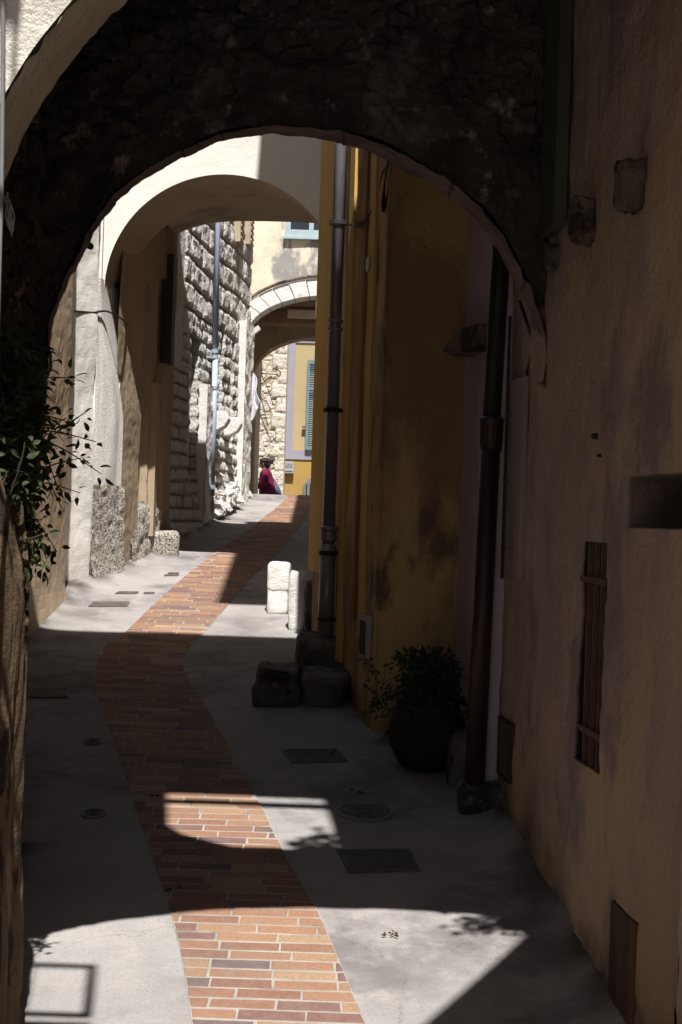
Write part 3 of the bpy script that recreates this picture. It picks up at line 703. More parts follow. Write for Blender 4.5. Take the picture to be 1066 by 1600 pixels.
# cables
cb = MB()
A = P(540, 350, 8.85); Bp = P(563, 351, 8.45); C2 = P(585, 325, 8.2); D = P(600, 270, 8.0); E = P(609, 235, 7.8)
def spline(pts, n=10):
    o = []; pts = [Vector(p) for p in pts]
    for i in range(len(pts)-1):
        p0 = pts[max(0, i-1)]; p1 = pts[i]; p2 = pts[i+1]; p3 = pts[min(len(pts)-1, i+2)]
        for k in range(n):
            t = k/n; o.append(.5*((2*p1)+(p2-p0)*t+(2*p0-5*p1+4*p2-p3)*t*t+(3*p1-p0-3*p2+p3)*t**3))
    return o+[pts[-1]]
for k in range(5):
    off = Vector((random.uniform(-.008, .008), 0, random.uniform(-.01, .01)))
    cb.tube(spline([A+off, Bp+off*1.4, C2+off, D-off, E+off, E+Vector((.0, .05, .6))]), .0045, 6)
for k in range(3):
    lo = P(600, 330-k*4, 7.95); cb.tube(spline([E, P(602, 280, 7.9), P(597+k*2, 318, 7.9), lo, P(606, 300, 7.9), P(609, 260, 7.85), E]), .0045, 6)
tag(cb.build('cable_bundle', M['cable'], loc=E), 'looped black cable bundle on yellow wall beside zinc pipe top', 'cable')
kn = MB(); rock(kn, Bp, (.035, .03, .018), 4, .3, 10)
tag(kn.build('cable_tie', M['greybox'], loc=Bp), 'grey wrapped knot holding the black cables near the zinc pipe', 'cable tie')
cb = MB(); cb.tube(spline([P(822, 590, 6.2), P(832, 540, 6.2), P(822, 500, 6.2), P(812, 470, 6.25)]), .008, 6)
tag(cb.build('wall_cable', M['cable'], loc=P(822, 590, 6.2)), 'black cable curving down to the lilac shutter behind the arch rim', 'cable')

# rough blocks, bollards
def block(c, size, mtl, label, cat='stone block', seed=1, amt=.1, rot=0, sub=22, tilt=0, name='stone_block'):
    mb = MB(); rock(mb, c, size, seed, amt, sub, rot, tilt)
    return tag(mb.build(name, mtl, loc=(c[0], c[1], c[2]-size[2]), smooth_=True), label, cat)
block((-.08, 9.1, 1.29), (.17, .2, .155), M['stone_dark'], 'big squared dark stone block under the foot of the zinc drainpipe', seed=1)
block((-.34, 8.5, 1.17), (.135, .24, .12), M['stone_dark'], 'rounded dark stone at the left end below the squared block', seed=2, amt=.16)
block((-.07, 8.5, 1.165), (.14, .22, .105), M['stone_dark'], 'low dark stone in shade directly below the squared block', seed=3, amt=.14)
gz = zg(-.46, 11.05)
mb = MB(); rock(mb, (-.46, 11.05, gz+.27), (.093, .085, .12), 8, .05, 24); rock(mb, (-.465, 11.05, gz+.1), (.086, .08, .12), 9, .06, 24)
tag(mb.build('stone_bollard', M['white'], loc=(-.46, 11.05, gz-.02), smooth_=True), 'white rough stone bollard in two pieces standing in the sun', 'bollard')
gz = zg(-.3, 10.42)
mb = MB(); rock(mb, (-.3, 10.45, gz+.20), (.062, .06, .225), 12, .06, 26)
tag(mb.build('stone_bollard', M['white'], loc=(-.3, 10.45, gz-.02), smooth_=True), 'slim yellowed stone bollard right of the white one, half in shadow', 'bollard')
block((-.13, 10.3, zg(-.13, 10.3)+.17), (.115, .14, .22), M['stone_dark'], 'dark brown stone block between slim bollard and zinc drainpipe', seed=14, amt=.07)

# ================================================================== left buff house and arch house
def left_house():
    t = thing('buff_house', 'buff plastered house wall with pale splayed end on the left side', 'house', (-2.3, 9, 1.3))
    w = MB(); fn = plaster_fn(.02, 1.0)
    relief(w, (-2.2, 6.1), (-2.16, 11.15), .7, 6, .05, lambda a, z: (fn(a, z)[0]+.05*math.exp(-(z-zbase(6.1+a)-.0)/.25), 0), (1, 0))
    w.prism([(-2.25, 6.11), (-2.23, 11.15), (-5, 11.15), (-5, 6.11)], .7, 8.5)
    w.build('wall', M['L1'], t)
    return t
left_house()
def arch_house():
    t = thing('vaulted_house', 'white rendered house carried over the lane on a deep vault', 'house', (-1.1, 12.6, 1.6))
    # splayed pale end face and pier
    s = MB(); fn = plaster_fn(.012, 2)
    relief(s, (-2.27, 11.72), (-2.12, 12.05), 1.2, 5.9, .03, fn, (1, -.45)); s.prism([(-2.30, 11.72), (-2.15, 12.05), (-2.15, 12.19), (-3.5, 12.19), (-3.5, 11.16), (-2.30, 11.16)], 1.2, 5.78)
    s.build('splayed_wall', M['L1b'], t)
    p = MB()
    def bul(a, z): return (.03*math.sin((z-2)*1.6)+.02*fbm(a*3, z*.6, 2, 1.5, 4), 0)
    def xr(z): return -1.93-.17*smooth(2.9, 4.12, z)
    def pf(u, v):
        z = 1.3+2.86*v; a = (-2.12, 12.05); b_ = (xr(z), 12.05+(xr(z)+2.12)*2.1); h = bul(u*.45, z)[0]*math.sin(math.pi*min(1, u*1.1+.05))
        return Vector((a[0]+(b_[0]-a[0])*u+h*.9, a[1]+(b_[1]-a[1])*u-h*.4, z))
    p.grid(pf, 16, 90)
    p.grid(lambda u, v: Vector((xr(1.3+2.86*v)+(-2.03-xr(1.3+2.86*v))*u, 12.05+(xr(1.3+2.86*v)+2.12)*2.1*(1-u)+.9*u, 1.3+2.86*v)), 6, 60)
    p.prism([(-2.14, 12.07), (-1.97, 12.45), (-2.05, 12.94), (-3, 12.94), (-3, 12.07)], 1.3, 3.3); p.prism([(-2.2, 12.07), (-2.12, 12.2), (-2.12, 12.94), (-3, 12.94), (-3, 12.07)], 3.3, 4.1)
    p.build('pier', M['pier'], t, smooth_=True)
    b = MB(); zt = 2.40
    relief(b, (-2.13, 12.02), (-1.925, 12.45), 1.3, zt, .02, lambda a, z: (.014*fbm(a, z, 2, 12, 4)+.03+.03*math.exp(-(z-zbase(12+a))/.12), 0), (1, -.1))
    b.prism([(-2.14, 12.02), (-1.90, 12.44), (-1.99, 12.92), (-2.2, 12.92)], 1.3, zt-.004); b.build('pier_base', M['granite'], t, smooth_=True)
    # front spandrel (semicircle) and back segmental arch lofted into a vault
    cx, cz, r = -1.07, 4.08, 1.02
    y0, y1 = 12.2, 14.1
    def fi(u):
        a = math.pi*(1-u); 
        if u < .0: return
        return cx+r*math.cos(a), cz+r*math.sin(a)
    def bi(u):
        x = -1.74+u*1.95; k = (x+.76)/.98; return x, 5.11-.16*abs(k)**3.5-.02*(1-u)
    w = MB()
    def fo(u):
        if u < .2: return -2.11, cz+(5.8-cz)*u/.2
        if u < .8: return -2.11+2.9*(u-.2)/.6, 5.8
        return .79, 5.8-(5.8-cz)*(u-.8)/.2
    def g(u, v):
        a, b = fi(u), fo(u); x = a[0]+(b[0]-a[0])*v; z = a[1]+(b[1]-a[1])*v
        return Vector((x, y0-.006*fbm(x, z, 0, 2, 4), z))
    w.grid(g, 80, 24)
    w.box(-3.5, .9, 12.21, 14.09, 5.6, 5.8); w.box(-.04, .9, 12.215, 14.08, 1.2, 5.599); w.box(-3.5, -2.12, 12.215, 14.08, 4.0, 5.599)
    w.build('wall', M['arch2'], t)
    v_ = MB()
    def vf(u, v):
        a, b = fi(u), bi(u); k = smooth(0, .75, v); x = a[0]+(b[0]-a[0])*k; z = a[1]+(b[1]-a[1])*k
        return Vector((x, y0+(y1-y0)*v, z))
    v_.grid(vf, 80, 24)
    # back face above the vault
    def bg_(u, v):
        x, z = bi(u); return Vector((x, y1, z+(5.8-z)*v))
    v_.grid(bg_, 40, 2)
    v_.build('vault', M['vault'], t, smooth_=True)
    sw = MB(); fn2 = plaster_fn(.02, 1.2)
    def sf(a, z):
        h = fn2(a, z)[0]
        for (c0, hw, zt2, dp) in ((.78, .13, 4.3, .07), (1.23, .14, 4.5, .07)):
            top = zt2-((a-c0)/hw)**2*.35
            if abs(a-c0) < hw and z < top and z > 1.9: h -= dp*min(1, (hw-abs(a-c0))/.03)
        return h, 0
    relief(sw, (-1.995, 12.47), (-1.70, 14.1), 1.4, 5.4, .02, sf, (1, -.25)); sw.prism([(-2.13, 12.48), (-1.83, 14.09), (-3.4, 14.09), (-3.4, 12.48)], 1.4, 5.59)
    swo = sw.build('side_wall', M['vault'], t)
    d = MB(); q0 = P(263, 402, 13.95); q1 = P(263, 570, 13.95)
    d.box(-1.80, -1.69, 13.75, 13.99, q1.z, q0.z); do = d.build('louvre_shutter', M['wrought'], t, bevel=.004)
    gb = MB(); gb.box(-1.86, -1.765, 13.4, 13.62, zbase(13.5)+.2, 3.4); gb.build('plank_door', M['vault'], t)
    # roughcast kerb of the side wall and step block
    k = MB()
    relief(k, (-1.96, 12.95), (-1.79, 13.7), 1.4, 2.28, .02, lambda a, z: (.02*fbm(a, z, 1, 9, 4)+.05+.05*math.exp(-(z-zbase(13))/.12)-.05*smooth(1.9, 2.3, z-.4*a), 0), (1, -.2))
    k.prism([(-2.1, 12.95), (-1.93, 12.95), (-1.76, 13.7), (-2.0, 13.7)], 1.4, 2.26)
    k.build('plinth', M['granite'], t, smooth_=True)
    return t
arch_house()
mb = MB(); rock(mb, (-1.70, 13.75, zbase(13.75)+.07), (.14, .2, .15), 21, .04, 24, .2)
tag(mb.build('step_block', M['granite'], loc=(-1.7, 13.75, zbase(13.75)-.05), smooth_=True), 'low speckled stone step block at the left wall, at shadow edge', 'stone block')
cb = MB(); cb.tube(spline([P(118, 486, 11.75), P(145, 488, 12.0), P(165, 486, 12.1), P(180, 492, 12.2), P(192, 500, 12.35), P(203, 514, 12.95)]), .009, 6)
tag(cb.build('wall_cable', M['cable'], loc=P(145, 487, 11.9)), 'sagging dark cable across the grey pier under the white arch', 'cable')

# ================================================================== rusticated house
def XL2(Y): return -1.745+.118*(Y-14.2)
def L2house():
    t = thing('stone_house', 'rough bossed limestone house wall beyond the vault, partly sunlit', 'house', (-1.6, 16, 2))
    w = MB(); f1 = ashlar_fn(.27, .48, .026, 3, .6); f2 = ashlar_fn(.14, .24, .022, 8, 1.1)
    Y0, Y1 = 14.15, 18.4
    def fn(a, z):
        Y = Y0+a; k = smooth(3.9, 4.4, z+.5*nz(a, z, 4, 1.1)); h1, m1 = f1(a, z); h2, m2 = f2(a, z)
        h = h1*k+h2*(1-k); m = m1*k+m2*(1-k)
        if Y < 14.75 and z > 3.7: h, m = .01*fbm(a, z, 1, 3, 3)-.02, 0
        if 15.15 < Y < 15.5 and 2.6 < z < 4.15-(Y-15.15)*.4: return -.35, .4     # slit doorway
        if 16.6 < Y < 16.85 and 3.2 < z < 4.4: return -.2, .3
        if 17.3 < Y < 17.5 and 3.0 < z < 4.3: return -.2, .3
        h += .12*math.exp(-max(0, (z-zbase(Y)))/.25)
        return h, m
    relief(w, (XL2(Y0), Y0), (XL2(Y1), Y1), 1.5, 8.0, .027, fn, (1, -.06))
    w.prism([(XL2(Y0)-.36, Y0), (XL2(Y1)-.36, Y1), (-4, Y1), (-4, Y0)], 1.5, 8.0)
    w.prism([(XL2(Y1)-.36, Y1), (XL2(Y1)-.03, Y1), (-1.44, 20.95), (-4, 20.95), (-4, Y1)], 1.5, 8.0)
    w.prism([(XL2(Y0)-.0, Y0-.03), (XL2(Y0)-.0, Y0), (-4, Y0), (-4, Y0-.03)], 1.5, 8.0)
    w.build('wall', M['L2'], t)
    d = MB(); d.obox((XL2(15.36)-.12, 15.4, 3.3), (.0, .09, 0), (.05, 0, 0), (0, 0, .62)); d.build('slit_jamb', M['white'], t, bevel=.02)
    for i, (px, py, Y) in enumerate(((338, 659, 16.25), (359, 667, 17.0))):
        c = P(px, py, Y); m = MB(); x0 = XL2(Y); 
        m.extrude([(x0-.05, Y-.12, c.z+.11), (x0+.17, Y-.12, c.z+.11), (x0+.2, Y-.12, c.z+.03), (x0+.15, Y-.12, c.z-.06), (x0+.06, Y-.12, c.z-.11), (x0-.05, Y-.12, c.z-.12)], (0, .3, 0))
        m.build('corbel', M['white'], t, bevel=.015)
    s = MB()
    for k in range(9):
        Y = 16.1+k*.13; rock(s, (XL2(Y)+.08+random.uniform(-.02, .02), Y, zbase(Y)+.2+random.uniform(-.04, .04)), (.09, .1, .1), k, .45, 14, random.random())
    s.build('base_ledge', M['L2'], t)
    # buttress-like pilasters
    for (Y, wd, z1, dp) in ((15.55, .32, 3.6, .09), (17.7, .5, 4.6, .09)):
        b = MB(); relief(b, (XL2(Y)+dp, Y), (XL2(Y+wd)+dp, Y+wd), 2, z1, .03, lambda a, z: (.02*fbm(a, z, 7, 5, 4), 0), (1, 0)); b.prism([(XL2(Y)-.1, Y), (XL2(Y)+dp-.005, Y), (XL2(Y+wd)+dp-.005, Y+wd), (XL2(Y+wd)-.1, Y+wd)], 2, z1); b.build('buttress', M['white'], t)
    # wooden shutters high up
    for (Y, zb) in ((17.2, P(372, 372, 17).z), (17.85, P(378, 384, 18).z)):
        m = MB(); m.box(XL2(Y)-.02, XL2(Y)+.07, Y, Y+.5, zb, zb+1.4); mo = m.build('wood_shutter', M['straw'], t, bevel=.004)
        sl_ = MB()
        for k in range(18): sl_.obox((XL2(Y)+.075, Y+.25, zb+.06+k*.075), (0, .22, 0), (.008, 0, .006), (-.002, 0, .012))
        sl_.build('slats', M['straw'], mo)
    return t
L2house()
def bpipe():
    Y = 15.85; x = lambda y: P(0, y, Y)
    a = P(331, 775, Y); b = P(340, 345, Y); top = a+(b-a)*1.5
    t = thing('drainpipe', 'thin grey blue drainpipe on the sunlit rough stone wall', 'drainpipe', a)
    m = MB(); m.tube([a, P(336.5, 560, Y)], .032, 16); m.build('lower_pipe', M['bluepipe'], t, smooth_=True)
    m = MB(); m.tube([P(336.5, 560, Y), top], .029, 16); m.build('upper_pipe', M['bluepipe'], t, smooth_=True)
    for y in (549, 558, 762, 606):
        p = P(331+(775-y)*.0209, y, Y); k = MB(); k.lathe(p, [(.03, -.02), (.04, -.018), (.04, .018), (.03, .02)], 16); k.box(p.x-.1, p.x, p.y-.01, p.y+.01, p.z-.01, p.z+.01); k.build('clamp', M['bluepipe'], t)
bpipe()

# ================================================================== third arch house
def arch3():
    t = thing('cream_house', 'cream stained house over a low beamed passage at the lane end', 'house', (-.2, 21.5, 2.4))
    y0 = 21.0; cx, a, b, cz = -.22, 1.25, .63, 4.82
    def inn(u):
        if u < .2: return cx-a, 1.8+(cz-1.8)*u/.2
        if u < .8: th = math.pi*(1-(u-.2)/.6); return cx+a*math.cos(th), cz+b*math.sin(th)
        return cx+a, cz-(cz-1.8)*(u-.8)/.2
    def out(u):
        if u < .2: return -3.5, 1.8+(cz-1.8)*u/.2
        if u < .35: return -3.5, cz+(8-cz)*(u-.2)/.15
        if u < .65: return -3.5+6.5*(u-.35)/.3, 8.0
        if u < .8: return 3, 8-(8-cz)*(u-.65)/.15
        return 3, cz-(cz-1.8)*(u-.8)/.2
    w = MB(); arch_face(w, inn, out, y0, 1, lambda x, z: (.02*fbm(x, z, 0, 1.3, 4), 0), 160, 50, 0, 1.2)
    w.box(-3.5, 3, 21.3, 25.8, 6.2, 8.0); w.box(-3.5, -1.52, 21.05, 25.8, 1.8, 6.2); w.box(1.2, 3, 21.05, 25.8, 1.8, 6.2)
    w.build('wall', M['cream'], t)
    v = MB(); n = 17
    for i in range(n):
        t0 = math.pi*(1-i/n)-.004; t1 = math.pi*(1-(i+1)/n)+.004; o = .0
        pts = []
        for th in (t0, (t0+t1)/2, t1): pts.append((cx+a*math.cos(th), cz+b*math.sin(th)))
        for th in (t1, (t0+t1)/2, t0): pts.append((cx+(a+.24)*math.cos(th), cz+(b+.26)*math.sin(th)))
        d = random.uniform(0, .02)
        v.extrude([(x, y0-.05-d, z) for x, z in pts], (0, .42+d, 0))
    v.build('voussoirs', M['white'], t, bevel=.006)
    dr = MB()
    dr.tube([(cx+(a+.27)*math.cos(th*math.pi/40), y0-.06, cz+(b+.29)*math.sin(th*math.pi/40)) for th in range(0, 41)], .025, 6); dr.build('drip_moulding', M['corbel'], t)
    for i in range(3):
        m = MB(); y = 21.75+i*.55; m.box(-1.5, 1.2, y, y+.2, 5.13+.05*i, 5.34); m.build('beam', M['wood'], t, bevel=.01)
    cl = MB(); cl.box(-1.51, 1.19, 21.35, 25.7, 5.345, 5.42); cl.build('ceiling_boards', M['wood'], t)
    # rear arch
    c2, a2, b2, z2 = -.32, 1.2, .66, 4.52
    def in2(u):
        if u < .2: return c2-a2+.06*(1-u/.2), 1.8+(z2-1.8)*u/.2
        if u < .8: th = math.pi*(1-(u-.2)/.6); return c2+a2*math.cos(th), z2+b2*math.sin(th)
        return c2+a2, z2-(z2-1.8)*(u-.8)/.2
    def ou2(u):
        if u < .2: return -1.9, 1.8+(z2-1.8)*u/.2
        if u < .3: return -1.9, z2+(6.1-z2)*(u-.2)/.1
        if u < .7: return -1.9+3.5*(u-.3)/.4, 6.1
        if u < .8: return 1.6, 6.1-(6.1-z2)*(u-.7)/.1
        return 1.6, z2-(z2-1.8)*(u-.8)/.2
    q = MB(); arch_face(q, in2, ou2, 23.6, 1, lambda x, z: (.02*fbm(x, z, 0, 3, 4), 0), 120, 14, 0, 1)
    q.grid(lambda u, v: Vector((in2(u)[0], 23.6+.4*v, in2(u)[1])), 120, 2)
    q.build('rear_arch', M['L1'], t)
    # window with pale blue frame
    c = P(461, 352, y0); z0 = P(461, 369, y0).z; x0 = P(447, 360, y0).x
    f = MB()
    for (xa, xb, za, zb) in ((x0, x0+.75, z0, z0+.09), (x0, x0+.07, z0+.09, z0+1.3), (x0+.68, x0+.75, z0+.09, z0+1.3), (x0+.34, x0+.41, z0+.09, z0+1.3), (x0, x0+.75, z0+1.3, z0+1.37)):
        f.box(xa, xb, y0-.05, y0+.03, za, zb)
    f.box(x0-.03, x0+.78, y0-.065, y0-.02, z0-.05, z0)
    fo_ = f.build('window', M['paleblue'], t, bevel=.005)
    g = MB(); g.box(x0+.05, x0+.7, y0-.032, y0-.02, z0+.07, z0+1.32); g.build('pane', M['glass'], fo_)
    # rendered band under the front arch
    m = MB(); m.box(-.9, .4, 21.45, 21.6, 5.18, 5.3); m.build('lintel', M['straw'], t, bevel=.01)
    return t
arch3()
c = P(499, 484, 20.6)
mb = MB(); mb.box(c.x-.05, c.x+.06, c.y-.1, c.y+.06, c.z-.14, c.z+.14)
t = thing('wall_lamp', 'small milky wall lamp under the arch beside the yellow corner', 'lamp', c)
mb.build('lamp_glass', M['lamp'], t, bevel=.03)
mb = MB(); mb.tube([c+Vector((.0, 0, .14)), c+Vector((.1, .1, .25)), c+Vector((.3, .42, .3))], .015, 8); mb.tube([c+Vector((0,0,.13)), c+Vector((0,0,.17))], .05, 12); mb.build('bracket', M['iron'], t)
c = P(396, 519, 20.9); mb = MB(); mb.obox(c, (.09, 0, .07), (0, .05, 0), (-.02, 0, .03))
tag(mb.build('junction_box', M['lamp'], loc=c, bevel=.006), 'small tilted white box on the left springing of the far arch', 'junction box')

# cloth hanging
def cloth():
    p = [P(391, 582, 20.4), P(404, 600, 20.4), P(406, 640, 20.4), P(390, 662, 20.4)]
    def g(u, v):
        top = p[0]*(1-u)+P(398, 584, 20.4)*u; bot = P(390, 668, 20.4)*(1-u)+P(406, 628, 20.4)*u
        q = top*(1-v)+bot*v; q.y += .04*math.sin(u*9+v*3)+.03*math.sin(u*17)*v; q.x += .02*math.sin(v*7)*u; return q
    mb = MB(); mb.grid(g, 24, 40)
    o = mb.build('hanging_cloth', M['cloth'], loc=p[0], smooth_=True); m = o.modifiers.new('solid', 'SOLIDIFY'); m.thickness = .006
    tag(o, 'white cloth hanging off the stone wall left of the far arch', 'cloth')
    r = MB(); r.tube([P(384, 584, 20.55), P(402, 583, 20.38)], .008, 6); tag(r.build('cloth_rail', M['iron'], loc=p[0]), 'thin iron rail carrying the white hanging cloth', 'rail')
cloth()

# ================================================================== beyond the passage
def beyond():
    t = thing('rubble_house', 'pale sunlit rubble stone wall behind the woman at the lane end', 'house', (-2, 30, 1.7))
    w = MB(); fn = rubble_fn(5, .028, 9)
    x1 = P(446, 650, 30).x
    def f(a, z):
        X = -4+a
        if X > x1-.2-.1*(math.floor(z/.31)%2):
            h, m = ashlar_fn(.31, 3, .015, 5, .8)(a, z); return h+.03, m*.7
        return fn(a, z)
    relief(w, (-4, 30), (x1, 30), 1.2, 8, .035, f, (0, -1)); w.box(-4, x1-.01, 30.08, 32, 1.2, 8)
    w.build('wall', M['rubble2'], t)
    m = MB(); c = P(399, 562, 29.95); m.box(c.x-.12, c.x+.1, 29.86, 29.95, c.z-.22, c.z+.5); m.build('shutter', M['rustwood'], t, bevel=.01)
    t2 = thing('far_yellow_house', 'yellow house with lavender bands and blue shutter at lane end', 'house', (0, 31, 1.7))
    zl = P(470, 718, 31).z; zu = P(470, 705, 31).z
    w = MB(); w.box(x1-.1, 4, 31, 35, 1.2, zl); w.build('lower_wall', M['farwall'], t2)
    w = MB(); w.box(x1-.1, 4, 31, 35, zl+.001, 9); w.build('upper_wall', M['farcream'], t2)
    xb = P(460, 600, 31).x
    w = MB(); w.box(x1-.09, xb, 30.975, 30.998, zl, 9); w.box(xb, 4, 30.975, 30.998, zl, P(480, 704, 31).z); w.box(xb, 4, 30.975, 30.998, P(480, 536, 31).z, P(480, 520, 31).z); w.build('painted_band', M['lavender'], t2)
    xs0, xs1 = P(479, 640, 31).x, P(506, 640, 31).x; z0, z1 = P(487, 703, 31).z, P(487, 563, 31).z
    s = MB()
    s.box(xs0, xs0+.05, 30.9, 30.95, z0, z1); s.box(xs1-.05, xs1, 30.9, 30.95, z0, z1)
    for z in (z0, (z0+z1)/2-.03+.35, z1-.06): s.box(xs0+.05, xs1-.05, 30.9, 30.95, z, z+.06)
    so = s.build('shutter', M['blue'], t2)
    l = MB(); n = 38
    for k in range(n):
        z = z0+.07+(z1-z0-.14)*(k+.5)/n; l.obox(((xs0+xs1)/2, 30.93, z), ((xs1-xs0)/2-.045, 0, 0), (0, .012, -.012), (0, .002, .003))
    l.build('louvres', M['blue'], so)
    h = MB(); h.box(xs0-.08, xs0, 30.9, 30.97, (z0+z1)/2-.5, (z0+z1)/2-.47); h.build('shutter_catch', M['iron'], so)
    # plaque with engraved lines
    a = P(444, 721, 30.9); b = P(459, 740, 30.9)
    p = thing('street_plaque', 'pale marble plaque with engraved lines on the yellow wall', 'plaque', ((a.x+b.x)/2, 30.9, b.z))
    m = MB(); m.box(a.x, b.x, 30.88, 30.97, b.z, a.z); m.build('slab', M['plaque'], p, bevel=.01)
    L_ = MB(); H = a.z-b.z; Wd = b.x-a.x
    def stroke(x, z, w, h): L_.box(a.x+Wd*x, a.x+Wd*(x+w), 30.872, 30.8795, b.z+H*z, b.z+H*(z+h))
    for x in (.26, .42, .50, .58, .74, .80): stroke(x, .70, .045, .12)
    for x in (.18, .26, .34, .42, .60, .68, .76): stroke(x, .50, .05, .12)
    L_.build('lettering', M['ink'], p)
    L_ = MB(); L_.box(a.x+Wd*.14, a.x+Wd*.88, 30.872, 30.8795, b.z+H*.16, b.z+H*.215); L_.build('engraved_line', M['ink'], p)
    # pointed grey little door
    q = [P(474, 776, 30.95), P(474, 757, 30.95), P(485, 746, 30.95), P(496, 757, 30.95), P(496, 776, 30.95)]
    m = MB(); m.extrude([(v.x, 30.9, v.z-(.9 if i in (0, 4) else 0)) for i, v in enumerate(q)], (0, .09, 0)); g = m.build('pointed_hatch', M['greybox'], t2, bevel=.01)
    k = MB()
    for x in (479, 485, 491): p_ = P(x, 765, 30.9); k.box(p_.x-.012, p_.x+.012, 30.885, 30.9, p_.z-.9, p_.z+.12)
    k.build('plank_joint', M['cable'], g)
    # iron bracket
    t3 = MB(); A = P(392, 582, 29.85); B_ = P(432, 585, 29.3); C_ = P(410, 588, 29.8); D_ = P(427, 632, 29.9)
    t3.tube([A, B_], .012, 6); t3.tube(spline([B_, B_+Vector((.06, 0, -.04)), B_+Vector((.08, 0, .05)), B_+Vector((.03, 0, .09))]), 0.012, 6)
    t3.tube(spline([P(410, 574, 29.8), C_, P(418, 605, 29.85), D_]), .009, 6); t3.tube([P(408, 600, 29.9), P(424, 588, 29.5)], .012, 6)
    tag(t3.build('iron_bracket', M['wrought'], loc=A), 'scrolled wrought iron bracket on the pale rubble wall', 'bracket')
beyond()
# houses on the right that stand behind the yellow one
t = thing('shaded_house', 'plain rendered house behind the yellow house on the right side', 'house', (1.5, 15, 1.9))
m = MB(); m.prism([(-.12, 12.15), (3, 12.15), (3, 18.6), (-.2, 18.6)], 1.2, 8.9); m.prism([(-.08, 9.82), (3, 9.82), (3, 12.14), (-.12, 12.14)], 1.0, 9.9); m.build('wall', M['render'], t)
# neighbours behind the photographer
t = thing('street_house', 'plain rendered house behind the viewpoint on the left side', 'house', (-2.5, 1, .5))
m = MB(); m.box(-5, -1.35, -6, 3.69, .3, 8); m.build('wall', M['render'], t)
t = thing('street_house', 'plain rendered house behind the viewpoint on the right side', 'house', (2.5, 1, .5))
m = MB(); m.box(1.3, 5, -6, 3.3, .3, 4.9); m.build('wall', M['render'], t)
m = MB(); q = [(1.45, 3.45), (1.04+.555*.3, 3.33), (-.09, 1.06), (-.09, -3), (5, -3), (5, 3.45)]
m.prism([(1.21, 3.33), (-.09, .99), (-.09, -3), (5, -3), (5, 3.33)], 4.93, 5.03); m.build('roof', M['tile'], t)
# railing of a balcony on the left house
t = thing('balcony_railing', 'black iron balcony railing high on the left, out of view', 'railing', (-1.3, 2.6, 4.3))
m = MB()
for z in (4.3, 5.02): m.box(-1.34, -.5, 2.585, 2.61, z, z+.03)
m.box(-1.34, -.73, 2.58, 2.615, 5.62, 5.66)
m.box(-.52, -.49, 2.585, 2.61, 4.3, 5.05)
for x in (-.75, -.94, -1.1): m.box(x, x+.012, 2.59, 2.602, 4.3, 5.62)
m.box(-.71, -.70, 2.59, 2.6, 4.3, 5.02); m.box(-.92, -.91, 2.59, 2.6, 4.3, 5.02); m.box(-1.34, -.49, 2.0, 2.60, 4.18, 4.22) ; m.build('rails', M['wrought'], t)
for i, x in enumerate((-.62, -.9, -1.15)):
    p = thing('flower_pot', 'terracotta pot of leaves on the balcony, out of view', 'flower pot', (x, 2.3, 4.22), 'pots on the balcony')
    m = MB(); m.lathe((x, 2.3, 4.22), [(.06, 0), (.08, .12), (.09, .12), (.09, .14), (.07, .14)], 16); m.build('pot', M['tile'], p)

# ================================================================== plants
def leaf(mb, c, d, n, L, w):
    d = d.normalized(); s = d.cross(n).normalized(); n = s.cross(d)
    pts = [c, c+d*L*.3+s*w*.5+n*w*.12, c+d*L*.65+s*w*.42+n*w*.1, c+d*L-n*L*.12, c+d*L*.65-s*w*.42+n*w*.1, c+d*L*.3-s*w*.5+n*w*.12, c+d*L*.5]
    mb.add(pts, [(0,1,6),(1,2,6),(2,3,6),(3,4,6),(4,5,6),(5,0,6)])
def rv(s=1): return Vector((random.gauss(0, s), random.gauss(0, s), random.gauss(0, s)))
def sprays(sprs, lf, st, ls, ns):
    for pts, r, n in sprs:
        sp = spline(pts, 8); st.tube(sp, [r*(1-.7*i/len(sp)) for i in range(len(sp))], 5)
        for k in range(n):
            i = random.randint(2, len(sp)-2); c = sp[i]; d = (sp[i+1]-sp[i-1]).normalized()
            o = (rv(.9)+d*.8+Vector((0, 0, -.35))).normalized(); tip = c+o*random.uniform(.01, .035)
            leaf(lf, tip, o, Vector((0, -.6, .8))+rv(.5), ls*random.uniform(.6, 1.25), ls*random.uniform(.35, .5))
def wallplant():
    t = thing('wall_shrub', 'leafy green shrub spilling over the left pier into the lane', 'shrub', (-.95, 4.1, 2.2))
    lf, st = MB(), MB(); S_ = []
    base = [P(-20, 700, 4.1), P(0, 650, 4.2), P(-10, 780, 4.1), P(10, 600, 4.3), P(-15, 850, 4.0), P(0, 540, 4.2)]
    tips = [(85,545),(115,590),(140,640),(158,740),(130,715),(150,690),(70,600),(60,660),(100,690),(125,770),(100,800),(88,860),(55,880),(70,830),(40,800),(45,930),(20,760),(60,730),(90,760),(30,620),(50,570),(25,700),(80,640),(110,660),(40,690),(20,840),(15,580),(35,520),(65,790),(30,880),(10,900)]
    for (x, y) in tips:
        b = random.choice(base[:4]) if y < 800 else random.choice(base[2:5]); Y = random.uniform(4.3, 5.1); e = P(x, y, Y)
        mid = (b+e)/2+Vector((0, 0, random.uniform(.02, .08)))+rv(.015)
        S_.append(([b, mid, e], .004, 26))
    for k in range(48):
        x, y = random.uniform(-25, 75), random.uniform(500, 900); Y = random.uniform(4.2, 4.9); e = P(x, y, Y); b = random.choice(base)
        S_.append(([b, (b+e)/2+rv(.03), e], .003, 30))
    sprays(S_, lf, st, .037, 1)
    lf.build('foliage', M['leaf'], t, skipnorm=True); st.build('stems', M['stem'], t)
wallplant()
rt = MB()
